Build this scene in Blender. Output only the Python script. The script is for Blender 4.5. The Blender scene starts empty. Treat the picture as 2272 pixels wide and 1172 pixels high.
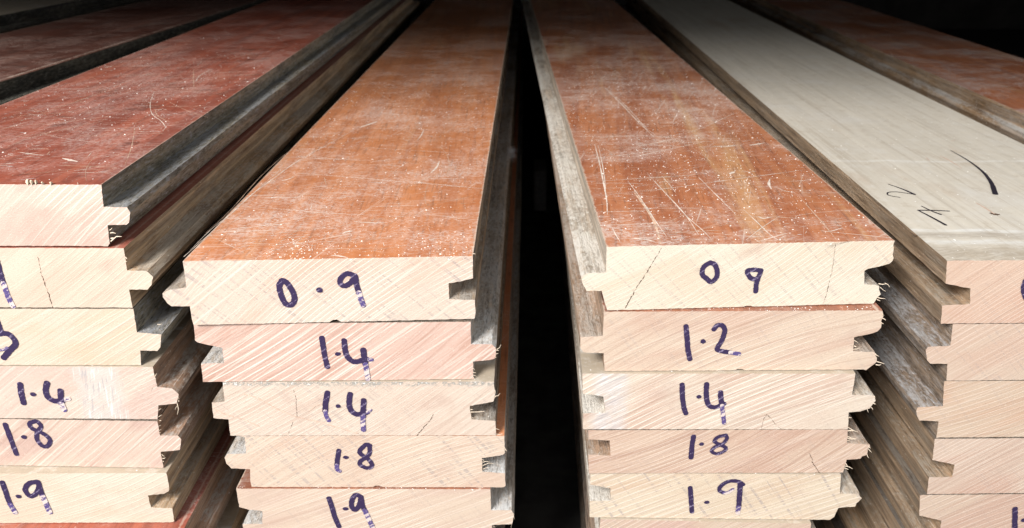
import bpy, bmesh, math, random
from mathutils import Vector, noise as mnoise

random.seed(7)
R = random.Random(11)
scene = bpy.context.scene
COL = scene.collection

# ------------------------------------------------------------------ camera
PW, PH = 2272.0, 1172.0
F = 1750.0
CX, CY = 1136.0, 586.0
TH = math.atan(800.0 / F)
CT, ST = math.cos(TH), math.sin(TH)
CAM = Vector((0.0, 0.0, 0.42))
cam_d = bpy.data.cameras.new('camera')
cam_d.sensor_width = 36.0
cam_d.lens = F / PW * 36.0
cam_d.clip_start = 0.01
cam_d.clip_end = 50.0
cam_d.dof.use_dof = True
cam_d.dof.focus_distance = 0.37
cam_d.dof.aperture_fstop = 16.0
cam = bpy.data.objects.new('camera', cam_d)
cam.location = CAM
cam.rotation_euler = (math.pi / 2 - TH, 0, 0)
COL.objects.link(cam)
scene.camera = cam

# ------------------------------------------------------------------ light
w = bpy.data.worlds.new('World')
scene.world = w
w.use_nodes = True
bg = w.node_tree.nodes['Background']
bg.inputs[0].default_value = (0.90, 0.95, 1.0, 1)
bg.inputs[1].default_value = 0.66

AZ, EL = math.radians(30), math.radians(37)
LD = 1.9
ld = bpy.data.lights.new('doorway_light', 'AREA')
ld.shape = 'RECTANGLE'
ld.size, ld.size_y = 0.60, 0.60
ld.energy = 68.0
ld.color = (1.0, 0.975, 0.95)
lo = bpy.data.objects.new('doorway_light', ld)
tgt = Vector((-0.10, 0.40, 0.27))
ldir = Vector((-math.sin(AZ) * math.cos(EL), -math.cos(AZ) * math.cos(EL), math.sin(EL)))
lo.location = tgt + ldir * LD
lo.rotation_euler = (-ldir).to_track_quat('-Z', 'Y').to_euler()
COL.objects.link(lo)

bd = bpy.data.lights.new('side_fill_light', 'AREA')       # weak fill lamp added to brighten the right-facing board edges
bd.shape = 'SQUARE'
bd.size = 1.1
bd.energy = 9.0
bd.color = (0.96, 0.98, 1.0)
bo = bpy.data.objects.new('side_fill_light', bd)
bo.location = (1.45, -0.75, 0.80)
bo.rotation_euler = (Vector((-0.1, 0.55, 0.22)) - bo.location).to_track_quat('-Z', 'Y').to_euler()
COL.objects.link(bo)

vs = scene.view_settings
vs.view_transform = 'Standard'
vs.look = 'None'
vs.exposure = 0.14
vs.gamma = 1.0
try:
    vs.use_curve_mapping = False
except Exception:
    pass
scene.render.engine = 'CYCLES'
scene.cycles.max_bounces = 6

# ------------------------------------------------------------------ node helpers
class NT:
    def __init__(self, name):
        self.m = bpy.data.materials.new(name)
        self.m.use_nodes = True
        self.nt = self.m.node_tree
        self.b = self.nt.nodes['Principled BSDF']
        self._oc = None

    def n(self, t, **kw):
        nd = self.nt.nodes.new(t)
        for k, v in kw.items():
            setattr(nd, k, v)
        return nd

    def l(self, a, b):
        self.nt.links.new(a, b)

    def put(self, sock, v):
        if hasattr(v, 'is_output'):
            self.l(v, sock)
        elif isinstance(v, (tuple, list)):
            if len(v) == 3 and sock.type == 'RGBA':
                v = (*v, 1)
            sock.default_value = v
        else:
            sock.default_value = v

    def obj(self):
        if self._oc is None:
            self._oc = self.n('ShaderNodeTexCoord').outputs['Object']
        return self._oc

    def sep(self, v=None):
        s = self.n('ShaderNodeSeparateXYZ')
        self.l(v or self.obj(), s.inputs[0])
        return s.outputs

    def comb(self, x, y, z):
        c = self.n('ShaderNodeCombineXYZ')
        for i, v in enumerate((x, y, z)):
            self.put(c.inputs[i], v)
        return c.outputs[0]

    def math(self, op, a, b=0.0, c=None, clamp=False):
        nd = self.n('ShaderNodeMath', operation=op)
        nd.use_clamp = clamp
        self.put(nd.inputs[0], a)
        self.put(nd.inputs[1], b)
        if c is not None:
            self.put(nd.inputs[2], c)
        return nd.outputs[0]

    def noise(self, vec, scale, detail=3.0, rough=0.55, dist=0.0):
        nd = self.n('ShaderNodeTexNoise')
        self.l(vec, nd.inputs['Vector'])
        nd.inputs['Scale'].default_value = scale
        nd.inputs['Detail'].default_value = detail
        nd.inputs['Roughness'].default_value = rough
        nd.inputs['Distortion'].default_value = dist
        return nd.outputs[0]

    def smooth(self, v, a, b, lo=0.0, hi=1.0):
        nd = self.n('ShaderNodeMapRange', interpolation_type='SMOOTHSTEP')
        self.put(nd.inputs[0], v)
        nd.inputs[1].default_value = a
        nd.inputs[2].default_value = b
        nd.inputs[3].default_value = lo
        nd.inputs[4].default_value = hi
        return nd.outputs[0]

    def mix(self, f, a, b):
        nd = self.n('ShaderNodeMix', data_type='RGBA')
        self.put(nd.inputs[0], f)
        self.put(nd.inputs[6], a)
        self.put(nd.inputs[7], b)
        return nd.outputs[2]

    def bump(self, h, strength, dist):
        nd = self.n('ShaderNodeBump')
        nd.inputs['Strength'].default_value = strength
        nd.inputs['Distance'].default_value = dist
        self.l(h, nd.inputs['Height'])
        self.l(nd.outputs[0], self.b.inputs['Normal'])

    def done(self, col, rough, spec=0.3):
        self.put(self.b.inputs['Base Color'], col)
        self.put(self.b.inputs['Roughness'], rough)
        self.b.inputs['Specular IOR Level'].default_value = spec
        return self.m


def stretched(t, s, ang=0.0, ax='xz', off=0.0, a=1.0, b=1.0, third=0.0, bend=0.0):
    """coordinates turned by ang in a plane: a across, b along."""
    x = s[0]
    y = s[2] if ax == 'xz' else s[1]
    c, sn = math.cos(ang), math.sin(ang)
    along = t.math('ADD', t.math('MULTIPLY', x, c), t.math('MULTIPLY', y, sn))
    across = t.math('SUBTRACT', t.math('MULTIPLY', y, c), t.math('MULTIPLY', x, sn))
    if bend:
        sh = t.math('SUBTRACT', along, 0.06)
        across = t.math('MULTIPLY_ADD', t.math('MULTIPLY', sh, sh), bend, across)
    return t.comb(t.math('MULTIPLY', across, a), t.math('MULTIPLY_ADD', along, b, off), off + third)


CREAM = (0.755, 0.635, 0.515)
PINK = (0.69, 0.48, 0.385)
PALE = (0.80, 0.715, 0.56)
BUFF = (0.70, 0.56, 0.42)


def end_mat(seed, base, tint, saw=0.62, saw_amt=0.55, cross=0.35, ring=0.35, smear=None, fringe=0.0):
    t = NT('sawn_end_grain')
    s = t.sep()
    off = seed * 3.17
    # broad colour drift of the wood
    big = t.noise(stretched(t, s, saw * 0.8, off=off, a=45, b=16), 1.0, 3, 0.6, 0.6)
    base, tint = [(c[0] * 0.745, c[1] * 0.725, c[2] * 0.735) for c in (base, tint)]
    col = t.mix(t.smooth(big, 0.42, 0.66), base, tint)
    # growth rings: soft irregular darker bands
    rg = t.noise(stretched(t, s, saw - 0.05, off=off + 5, a=460, b=3, bend=2.6 * math.sin(seed * 1.9)), 1.0, 2.5, 0.55, 0.0)
    col = t.mix(t.math('MULTIPLY', t.smooth(rg, 0.52, 0.72), ring), col, tuple(c * k for c, k in zip(tint, (0.72, 0.62, 0.58))))
    # saw kerf lines (pale) and the counter direction (greyish)
    kf = t.noise(stretched(t, s, saw, off=off + 9, a=900, b=1.6), 1.0, 2.5, 0.6, 0.0)
    kerf = t.smooth(kf, 0.54, 0.68)
    kw = t.n('ShaderNodeTexWave', wave_type='BANDS', bands_direction='X')
    wv = stretched(t, s, saw, off=off, a=1.0, b=1.0, bend=1.6 * math.sin(seed * 1.9))
    t.l(wv, kw.inputs['Vector'])
    kw.inputs['Scale'].default_value = 118.0 + 28 * math.sin(seed * 2.3)
    kw.inputs['Distortion'].default_value = 0.9
    kw.inputs['Detail'].default_value = 2.0
    kw.inputs['Detail Scale'].default_value = 0.4
    area = t.smooth(t.noise(stretched(t, s, 0.3, off=off + 31, a=22, b=14), 1.0, 2), 0.36, 0.62)
    line = t.math('MULTIPLY', t.smooth(kw.outputs[1], 0.86, 0.985), area)
    allk = t.math('MAXIMUM', t.math('MULTIPLY', kerf, 0.55), line)
    col = t.mix(t.math('MULTIPLY', allk, min(1.0, saw_amt * 0.95)), col, (0.79, 0.695, 0.61))
    gl = t.smooth(t.noise(stretched(t, s, saw + 0.03, off=off + 83, a=1000, b=3, bend=2.6 * math.sin(seed * 1.9)), 1.0, 2, 0.5), 0.52, 0.68)
    col = t.mix(t.math('MULTIPLY', gl, ring * 0.8), col, tuple(c * k for c, k in zip(tint, (0.70, 0.60, 0.57))))
    cr = t.noise(stretched(t, s, saw + math.pi / 2 + 0.15, off=off + 17, a=620, b=22), 1.0, 2, 0.5)
    crm = t.math('MULTIPLY', t.smooth(cr, 0.52, 0.70), t.smooth(kf, 0.56, 0.44))
    col = t.mix(t.math('MULTIPLY', crm, min(1.0, cross * 1.5)), col, (0.33, 0.28, 0.26))
    # pores
    po = t.noise(stretched(t, s, 0.2, off=off + 2, a=1500, b=1100), 1.0, 2, 0.6)
    col = t.mix(t.smooth(po, 0.60, 0.78, 0, 0.42), col, (0.36, 0.24, 0.17))
    col = t.mix(t.smooth(po, 0.40, 0.25, 0, 0.35), col, (0.80, 0.70, 0.59))
    # scorched / stained smudges
    sm = t.noise(stretched(t, s, 0.5, off=off + 41, a=55, b=30), 1.0, 4, 0.65)
    col = t.mix(t.smooth(sm, 0.56, 0.78, 0, 0.50), col, (0.44, 0.31, 0.25))
    if smear:
        xc, hw, sa, sc = smear
        sn = t.noise(stretched(t, s, sa, off=off + 61, a=900, b=60), 1.0, 3, 0.6)
        sb = t.noise(stretched(t, s, 0.0, off=off + 66, a=120, b=120), 1.0, 3, 0.6)
        dd = t.math('ABSOLUTE', t.math('SUBTRACT', s[0], xc))
        zone = t.math('MULTIPLY', t.smooth(t.math('MULTIPLY_ADD', sb, hw * 0.8, dd), hw * 1.35, hw * 0.75), t.smooth(sb, 0.35, 0.5, 0.55, 1.0))
        col = t.mix(t.math('MULTIPLY', zone, 0.55), col, tuple(c * 0.76 for c in sc))
        col = t.mix(t.math('MULTIPLY', zone, t.smooth(sn, 0.56, 0.62, 0, 0.7)), col, (0.70, 0.67, 0.64))
        col = t.mix(t.math('MULTIPLY', zone, t.smooth(sn, 0.42, 0.36, 0, 0.7)), col, (0.36, 0.33, 0.33))
    if fringe:
        fz = t.noise(stretched(t, s, 0.0, off=off + 71, a=700, b=500), 1.0, 3, 0.7)
        fl = t.noise(stretched(t, s, 0.0, off=off + 77, a=5, b=60), 1.0, 2, 0.6)
        top = t.math('SUBTRACT', s[2], fringe)
        fm = t.smooth(t.math('MULTIPLY_ADD', fl, 0.004, top), -0.0004, 0.0018)
        col = t.mix(t.math('MULTIPLY', fm, t.smooth(fz, 0.42, 0.55, 0, 0.95)), col, (0.30, 0.28, 0.25))
        col = t.mix(t.math('MULTIPLY', fm, t.smooth(fz, 0.60, 0.66, 0, 0.9)), col, (0.80, 0.78, 0.74))
    h = t.math('ADD', t.math('MULTIPLY', allk, 0.5), t.math('MULTIPLY', po, 0.7))
    t.bump(t.math('ADD', h, t.math('MULTIPLY', rg, 0.5)), 0.30, 0.0006)
    return t.done(col, 0.78, 0.18)


def side_mat(seed, wood, grime, dust, dust_amt=0.7, grime_amt=0.6, fuzz=0.35, lw=45):
    t = NT('weathered_board_edge')
    s = t.sep()
    off = seed * 2.71
    v1 = t.comb(t.math('MULTIPLY', s[0], 260), t.math('MULTIPLY_ADD', s[1], 6, off), t.math('MULTIPLY', s[2], 260))
    gr = t.noise(v1, 1.0, 3, 0.6, 0.3)
    col = t.mix(t.smooth(gr, 0.30, 0.72), tuple(c * 0.55 for c in wood), tuple(min(1, c * 1.25) for c in wood))
    v2 = t.comb(t.math('MULTIPLY', s[0], 60), t.math('MULTIPLY_ADD', s[1], 14, off + 3), t.math('MULTIPLY', s[2], 110))
    gm = t.noise(v2, 1.0, 5, 0.68, 0.4)
    col = t.mix(t.smooth(gm, 0.62 - 0.35 * grime_amt, 0.80 - 0.25 * grime_amt, 0, 0.9), col, grime)
    geo = t.n('ShaderNodeNewGeometry')
    nz = t.sep(geo.outputs['Normal'])[2]
    up = t.smooth(nz, 0.25, 0.80)
    v3 = t.comb(t.math('MULTIPLY', s[0], 330), t.math('MULTIPLY_ADD', s[1], 150, off), t.math('MULTIPLY', s[2], 330))
    d1 = t.noise(v3, 1.6, 6, 0.78)
    d2 = t.noise(t.comb(t.math('MULTIPLY', s[0], 40), t.math('MULTIPLY_ADD', s[1], 16, off + 8), 0.0), 1.0, 3, 0.6)
    dm = t.smooth(t.math('ADD', t.math('MULTIPLY', d1, 0.55), t.math('MULTIPLY', d2, 0.45)), 0.41, 0.57)
    amt = t.math('MULTIPLY', dm, t.math('MULTIPLY_ADD', up, dust_amt * 0.8, dust_amt * 0.20))
    col = t.mix(amt, col, dust)
    fz = t.noise(t.comb(t.math('MULTIPLY', s[0], 700), t.math('MULTIPLY', s[1], lw), t.math('MULTIPLY', s[2], 700)), 1.0, 5, 0.75)
    col = t.mix(t.smooth(fz, 0.50, 0.66, 0, 0.65 * fuzz), col, tuple(min(1, c * 1.1) for c in dust))
    col = t.mix(t.smooth(fz, 0.48, 0.35, 0, 0.85 * min(1, fuzz + 0.2)), col, tuple(c * 0.7 for c in grime))
    sp = t.noise(v3, 3.2, 2, 0.6)
    col = t.mix(t.smooth(sp, 0.68, 0.76, 0, 0.75), col, tuple(min(1, c * 1.5 + 0.1) for c in dust))
    hh = t.math('ADD', t.math('MULTIPLY', d1, 0.7), t.math('MULTIPLY', gr, 0.5))
    t.bump(t.math('MULTIPLY_ADD', fz, 0.9, hh), 0.9, 0.0022)
    return t.done(col, 0.72, 0.25)


def varnish_mat(seed, base, dark, light, veil=0.5, width=0.13, edge=0.6, dirt=0.25, grain=0.0, vc=(0.66, 0.585, 0.53), mc=(0.62, 0.42, 0.30)):
    t = NT('worn_floor_varnish')
    s = t.sep()
    off = seed * 4.3
    g = t.noise(stretched(t, s, math.pi / 2 + grain, 'xy', off, 110, 4.5), 1.0, 4, 0.6, 0.5)
    col = t.mix(t.smooth(g, 0.30, 0.70), dark, base)
    g2 = t.noise(stretched(t, s, math.pi / 2 + grain, 'xy', off + 6, 34, 3), 1.0, 3, 0.6, 0.8)
    col = t.mix(t.smooth(g2, 0.56, 0.74, 0, 0.75), col, light)
    g3 = t.noise(stretched(t, s, math.pi / 2 + grain, 'xy', off + 16, 700, 45), 1.0, 2, 0.6)
    col = t.mix(t.smooth(g3, 0.52, 0.74, 0, 0.55), col, tuple(c * 0.45 for c in dark))
    # clouded wear, streaked across the board
    wv = stretched(t, s, 0.18, 'xy', off + 21, 62, 40)
    vl = t.noise(wv, 1.0, 8, 0.74, 0.25)
    patch = t.noise(stretched(t, s, 0.4, 'xy', off + 25, 15, 12), 1.0, 3, 0.55)
    vm = t.smooth(t.math('MULTIPLY_ADD', patch, 0.55, t.math('MULTIPLY', vl, 0.65)), 0.50, 0.76)
    fine = t.noise(stretched(t, s, 0.15, 'xy', off + 28, 620, 480), 1.0, 5, 0.75)
    vm2 = t.math('MULTIPLY', vm, t.smooth(fine, 0.40, 0.60, 0.12, 1.0))
    col = t.mix(t.math('MULTIPLY_ADD', vm2, veil, 0.05), col, vc)
    mo = t.noise(t.obj(), 260, 6, 0.72)
    col = t.mix(t.smooth(mo, 0.50, 0.70, 0, veil * 0.40), col, mc)
    col = t.mix(t.smooth(mo, 0.48, 0.32, 0, 0.28), col, tuple(c * 0.6 for c in dark))
    # hairline scuffs in several directions
    scs = None
    for k, (a, sc, th) in enumerate(((0.10, 900, 0.665), (-0.28, 760, 0.685), (1.25, 820, 0.69), (0.55, 700, 0.69))):
        nn = t.noise(stretched(t, s, a, 'xy', off + 50 + k * 7, sc, 14), 1.0, 1.5, 0.5, 0.25)
        ss = t.smooth(nn, th, th + 0.06)
        scs = ss if scs is None else t.math('MAXIMUM', scs, ss)
    scm = t.math('MULTIPLY', scs, t.smooth(patch, 0.32, 0.60, 0.25, 0.85))
    col = t.mix(t.math('MULTIPLY', scm, min(1.0, veil * 1.3)), col, (0.78, 0.66, 0.56))
    # stuck dust specks
    sp = t.noise(t.obj(), 640, 2, 0.6)
    sp2 = t.noise(t.obj(), 60, 3, 0.6)
    spk = t.math('MULTIPLY', t.smooth(sp, 0.685, 0.73), t.smooth(sp2, 0.42, 0.60, 0.15, 1.0))
    col = t.mix(t.math('MULTIPLY', spk, min(1.0, veil * 1.6)), col, (0.86, 0.80, 0.72))
    # dark dirt
    dn = t.noise(stretched(t, s, 0.2, 'xy', off + 70, 60, 30), 1.0, 5, 0.7)
    col = t.mix(t.smooth(dn, 0.56, 0.72, 0, dirt), col, (0.05, 0.035, 0.03))
    # worn arrises
    en = t.noise(t.comb(0.0, t.math('MULTIPLY', s[1], 260), off), 1.0, 3, 0.7)
    d = t.math('MINIMUM', t.math('ABSOLUTE', s[0]), t.math('ABSOLUTE', t.math('SUBTRACT', s[0], width)))
    em = t.smooth(t.math('ADD', d, t.math('MULTIPLY_ADD', en, -0.0030, 0.0010)), 0.0004, -0.0003)
    col = t.mix(t.math('MULTIPLY', em, edge), col, (0.62, 0.52, 0.42))
    rough = t.smooth(vm2, 0.0, 0.6, 0.30, 0.70)
    t.bump(t.math('ADD', t.math('MULTIPLY', scm, -0.6), t.math('MULTIPLY', fine, 0.35)), 0.12, 0.0005)
    return t.done(col, rough, 0.32)


def raw_top_mat(seed, tone=(0.60, 0.52, 0.42)):
    """unvarnished dusty face"""
    t = NT('bare_planed_wood')
    s = t.sep()
    off = seed * 3.3
    g = t.noise(stretched(t, s, math.pi / 2, 'xy', off, 150, 6), 1.0, 4, 0.62, 0.4)
    col = t.mix(t.smooth(g, 0.30, 0.72), tuple(c * 0.93 for c in tone), tuple(min(1, c * 1.05) for c in tone))
    c2 = t.noise(stretched(t, s, 0.2, 'xy', off + 4, 24, 14), 1.0, 4, 0.6)
    col = t.mix(t.smooth(c2, 0.50, 0.72, 0, 0.55), col, (0.63, 0.595, 0.54))
    c3 = t.noise(stretched(t, s, math.pi / 2, 'xy', off + 9, 26, 9), 1.0, 4, 0.6)
    col = t.mix(t.smooth(c3, 0.57, 0.72, 0, 0.35), col, (0.40, 0.27, 0.17))
    # whitish rub bands straight across the board near its end
    wob = t.math('MULTIPLY_ADD', t.noise(t.comb(t.math('MULTIPLY', s[0], 20), off, 0.0), 1.0, 3), 0.012, -0.006)
    yy = t.math('ADD', s[1], wob)
    rag = t.noise(stretched(t, s, 0.1, 'xy', off + 14, 420, 60), 1.0, 3, 0.65)
    for c, wd, am, cc in ((0.022, 0.0045, 0.28, (0.78, 0.80, 0.80)), (0.031, 0.006, 0.40, (0.30, 0.25, 0.20)),
                          (0.037, 0.003, 0.30, (0.80, 0.82, 0.82)), (0.155, 0.003, 0.28, (0.80, 0.79, 0.75)),
                          (0.010, 0.009, 0.30, (0.36, 0.29, 0.21))):
        dd = t.math('ABSOLUTE', t.math('SUBTRACT', yy, c))
        m = t.math('MULTIPLY', t.smooth(dd, wd, wd * 0.3), t.smooth(rag, 0.34, 0.62, 0.3, 1.0))
        col = t.mix(t.math('MULTIPLY', m, min(1.0, am * 1.5)), col, cc)
    gf = t.noise(stretched(t, s, math.pi / 2 + 0.03, 'xy', off + 31, 420, 7), 1.0, 3, 0.6, 0.1)
    col = t.mix(t.smooth(gf, 0.52, 0.70, 0, 0.40), col, (0.38, 0.31, 0.23))
    dk = t.noise(stretched(t, s, 0.3, 'xy', off + 37, 900, 130), 1.0, 3, 0.65)
    fend = t.math('MULTIPLY', t.smooth(s[1], 0.030, 0.006), t.smooth(dk, 0.38, 0.58, 0.25, 0.75))
    col = t.mix(fend, col, (0.37, 0.31, 0.24))
    bl = t.noise(t.obj(), 130, 6, 0.72)
    col = t.mix(t.smooth(bl, 0.50, 0.68, 0, 0.35), col, (0.68, 0.65, 0.60))
    col = t.mix(t.smooth(bl, 0.46, 0.32, 0, 0.35), col, (0.42, 0.34, 0.25))
    fs = t.noise(t.obj(), 900, 3, 0.7)
    col = t.mix(t.smooth(fs, 0.60, 0.80, 0, 0.30), col, (0.30, 0.23, 0.17))
    col = t.mix(t.smooth(t.noise(t.obj(), 420, 1), 0.74, 0.78, 0, 0.9), col, (0.92, 0.90, 0.86))
    t.bump(t.math('ADD', t.math('MULTIPLY', g, 0.4), t.math('MULTIPLY', fs, 0.6)), 0.22, 0.0006)
    return t.done(col, 0.7, 0.2)


def ink_mat(name='marker_ink', col=(0.038, 0.025, 0.068), pale=(0.30, 0.25, 0.36)):
    t = NT(name)
    s = t.sep()
    kf = t.noise(stretched(t, s, 0.62, off=3.3, a=620, b=8), 1.0, 2, 0.5, 0.1)
    fn = t.noise(t.obj(), 1300, 2, 0.6)
    m = t.smooth(t.math('MULTIPLY_ADD', fn, 0.35, t.math('MULTIPLY', kf, 0.75)), 0.60, 0.72)
    c = t.mix(t.math('MULTIPLY', m, 0.75), col, pale)
    return t.done(c, 0.45, 0.3)


def faded_ink_mat():
    t = NT('faded_marker_ink')
    s = t.sep()
    kf = t.noise(stretched(t, s, 0.55, off=7.3, a=560, b=8), 1.0, 2, 0.5, 0.1)
    fn = t.noise(t.obj(), 1500, 2, 0.6)
    m = t.smooth(t.math('MULTIPLY_ADD', fn, 0.4, t.math('MULTIPLY', kf, 0.7)), 0.50, 0.62)
    c = t.mix(m, (0.09, 0.065, 0.19), (0.62, 0.52, 0.48))
    return t.done(c, 0.55, 0.25)


def plain(name, c, rough=0.7, spec=0.2, var=0.25, scale=300):
    t = NT(name)
    n = t.noise(t.obj(), scale, 3, 0.6)
    col = t.mix(t.smooth(n, 0.3, 0.7), tuple(x * (1 - var) for x in c), tuple(min(1, x * (1 + var)) for x in c))
    return t.done(col, rough, spec)


INK = ink_mat()
FINE_INK = ink_mat('fine_pen_ink', (0.03, 0.025, 0.035), (0.16, 0.14, 0.14))
FADED = faded_ink_mat()
CRACK = plain('dark_crack', (0.10, 0.062, 0.042), 0.9)
FLECK = plain('white_scuff', (0.74, 0.69, 0.65), 0.8, 0.1, 0.2)
STAIN = plain('growth_ring_stain', (0.58, 0.42, 0.33), 0.8, 0.1, 0.2)
SCRATCH = plain('pale_scratch', (0.70, 0.59, 0.50), 0.8, 0.1, 0.2)
SCRATCH2 = plain('faint_scratch', (0.58, 0.40, 0.29), 0.8, 0.1, 0.3)
SPLINT = plain('torn_wood_fibre', (0.68, 0.56, 0.43), 0.8, 0.1, 0.15, 900)
CHIPM = plain('sawdust', (0.88, 0.84, 0.78), 0.85, 0.1, 0.15, 900)
FLUFF = plain('grey_dust_fibre', (0.80, 0.83, 0.95), 0.9, 0.1, 0.2, 900)

# ------------------------------------------------------------------ projection of measured points into the place
def ray(u, v):
    x, up, fw = (u - CX) / F, -(v - CY) / F, 1.0
    return Vector((x, fw * CT + up * ST, -fw * ST + up * CT))


def hit_y(u, v, y):
    r = ray(u, v)
    return CAM + r * (y / r.y)


def hit_z(u, v, z):
    r = ray(u, v)
    return CAM + r * ((z - CAM.z) / r.z)


def hit_plane(u, v, p, nrm):
    r = ray(u, v)
    return CAM + r * ((p - CAM).dot(nrm) / r.dot(nrm))


def Z(x0, y0, s):
    return lambda pts: [(x0 + a * s, y0 + b * s) for a, b in pts]


def catmull(p, n=6):
    if len(p) < 3:
        return list(p)
    out = []
    q = [p[0] * 2 - p[1]] + list(p) + [p[-1] * 2 - p[-2]]
    for i in range(1, len(q) - 2):
        a, b, c, d = q[i - 1], q[i], q[i + 1], q[i + 2]
        for k in range(n):
            t = k / n
            out.append(0.5 * ((2 * b) + (c - a) * t + (2 * a - 5 * b + 4 * c - d) * t * t + (3 * b - a - 3 * c + d) * t ** 3))
    out.append(p[-1])
    return out


def ribbon(bm, pts, widths, nrm, lift, mat=0, caps=True, rough=0.0, climb=0.00002):
    """a stroke lying on a surface; lift climbs a little along it so it never meets itself in one plane"""
    n = len(pts)
    rows = []
    for i, p in enumerate(pts):
        a, b = pts[max(0, i - 1)], pts[min(n - 1, i + 1)]
        d = (b - a)
        if d.length < 1e-9:
            d = Vector((1, 0, 0))
        d.normalize()
        sd = d.cross(nrm).normalized()
        wd = widths[i] if isinstance(widths, list) else widths
        off = nrm * (lift + climb * i / max(1, n - 1))
        j1 = 1 + rough * R.uniform(-1, 1)
        j2 = 1 + rough * R.uniform(-1, 1)
        rows.append((p + off + sd * wd * 0.5 * j1, p + off - sd * wd * 0.5 * j2, d, sd, wd, p + off))
    vv = [(bm.verts.new(r[0]), bm.verts.new(r[1])) for r in rows]
    for i in range(n - 1):
        try:
            f = bm.faces.new((vv[i][0], vv[i][1], vv[i + 1][1], vv[i + 1][0]))
            f.material_index = mat
        except ValueError:
            pass
    if caps:
        for idx, sg in ((0, -1), (n - 1, 1)):
            d, sd, wd, c = rows[idx][2], rows[idx][3], rows[idx][4], rows[idx][5]
            a = [vv[idx][0]]
            for k in range(1, 5):
                an = math.pi * k / 5
                a.append(bm.verts.new(c + sd * wd * 0.5 * math.cos(an) + d * sg * wd * 0.42 * math.sin(an)))
            a.append(vv[idx][1])
            f = bm.faces.new(a)
            f.material_index = mat


def disc(bm, c, rx, ry, ex, ey, nrm, lift, mat=0):
    vv = []
    for k in range(14):
        an = 2 * math.pi * k / 14
        j = 1 + R.uniform(-0.10, 0.10)
        vv.append(bm.verts.new(c + ex * rx * math.cos(an) * j + ey * ry * math.sin(an) * j + nrm * lift))
    bm.faces.new(vv).material_index = mat


def spike(bm, a, b, wd, mat=0):
    """a torn fibre: three-sided, tapering, a little bent"""
    d = (b - a)
    L = d.length
    d.normalize()
    s1 = d.cross(Vector((0, 1, 0)))
    if s1.length < 1e-4:
        s1 = d.cross(Vector((1, 0, 0)))
    s1.normalize()
    s2 = d.cross(s1)
    mid = a.lerp(b, 0.55) + s1 * L * R.uniform(-0.12, 0.12) + s2 * L * R.uniform(-0.1, 0.1)
    rings = []
    for c, k in ((a, 1.0), (mid, 0.8), (b, 0.35)):
        rings.append([bm.verts.new(c + (s1 * math.cos(q) + s2 * math.sin(q)) * wd * 0.36 * k) for q in (0, 2.1, 4.2)])
    for i in range(2):
        for k in range(3):
            f = bm.faces.new((rings[i][k], rings[i][(k + 1) % 3], rings[i + 1][(k + 1) % 3], rings[i + 1][k]))
            f.material_index = mat
    for rg in (rings[0], rings[2]):
        bm.faces.new(rg).material_index = mat


def finish(name, bm, mats, parent=None, recalc=True, smooth=False):
    if recalc:
        bmesh.ops.recalc_face_normals(bm, faces=bm.faces[:])
    me = bpy.data.meshes.new(name)
    bm.to_mesh(me)
    bm.free()
    for m in mats:
        me.materials.append(m)
    if smooth:
        for p in me.polygons:
            p.use_smooth = True
    o = bpy.data.objects.new(name, me)
    COL.objects.link(o)
    if parent:
        o.parent = parent
    return o


def tag(o, label=None, cat=None, group=None, kind=None):
    if label:
        o['label'] = label
    if cat:
        o['category'] = cat
    if group:
        o['group'] = group
    if kind:
        o['kind'] = kind
    return o


# ------------------------------------------------------------------ dark shed round the stacks, with added light blockers
def box(name, x0, x1, y0, y1, z0, z1, m, label=None, kind='structure'):
    bm = bmesh.new()
    vs_ = [bm.verts.new((x, y, z)) for x in (x0, x1) for y in (y0, y1) for z in (z0, z1)]
    for q in ((0, 1, 3, 2), (4, 6, 7, 5), (0, 4, 5, 1), (2, 3, 7, 6), (0, 2, 6, 4), (1, 5, 7, 3)):
        bm.faces.new([vs_[i] for i in q])
    o = finish(name, bm, [m])
    if kind:
        o['kind'] = kind
    return o


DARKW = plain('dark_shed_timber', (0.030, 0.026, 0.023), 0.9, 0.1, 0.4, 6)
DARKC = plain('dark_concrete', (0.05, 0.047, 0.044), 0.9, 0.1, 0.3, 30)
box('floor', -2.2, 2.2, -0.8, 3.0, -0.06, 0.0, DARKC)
box('overhead_blocker', -2.2, 2.2, 0.29, 3.0, 0.60, 0.66, DARKW)  # unseen slab added overhead to throw the far board tops into shadow
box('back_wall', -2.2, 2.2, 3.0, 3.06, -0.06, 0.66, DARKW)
box('side_blocker', -2.26, -2.2, 0.40, 3.06, -0.06, 0.66, DARKW)  # unseen, added to keep ambient light off the far tops
box('side_blocker', 2.2, 2.26, 0.40, 3.06, -0.06, 0.66, DARKW)  # its twin on the right, also added to block ambient light

# ------------------------------------------------------------------ boards
GAP = 0.0003


class Stack:
    def __init__(self, yaw, y0, vpx=None):
        if vpx is not None:
            yaw = math.atan((vpx - CX) * CT / F)
        self.yaw = yaw
        self.ex = Vector((math.cos(yaw), -math.sin(yaw), 0))
        self.d = Vector((math.sin(yaw), math.cos(yaw), 0))
        self.y0 = y0
        self.z = None
        self.last = None


def dens(pts, step, keep):
    """resample a closed polygon; returns [(x, z, y, jitter?)]"""
    out = []
    n = len(pts)
    for i in range(n):
        a, b = pts[i], pts[(i + 1) % n]
        L = math.hypot(a[0] - b[0], a[1] - b[1])
        k = max(1, int(L / step))
        for j in range(k):
            t = j / k
            free = 1.0
            if i in keep and ((i + 1) % n) in keep:
                free = 0.0
            if j == 0 and i in keep:
                free = 0.0
            out.append((a[0] + (b[0] - a[0]) * t, a[1] + (b[1] - a[1]) * t, a[2] + (b[2] - a[2]) * t, free, i, j))
    return out


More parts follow.
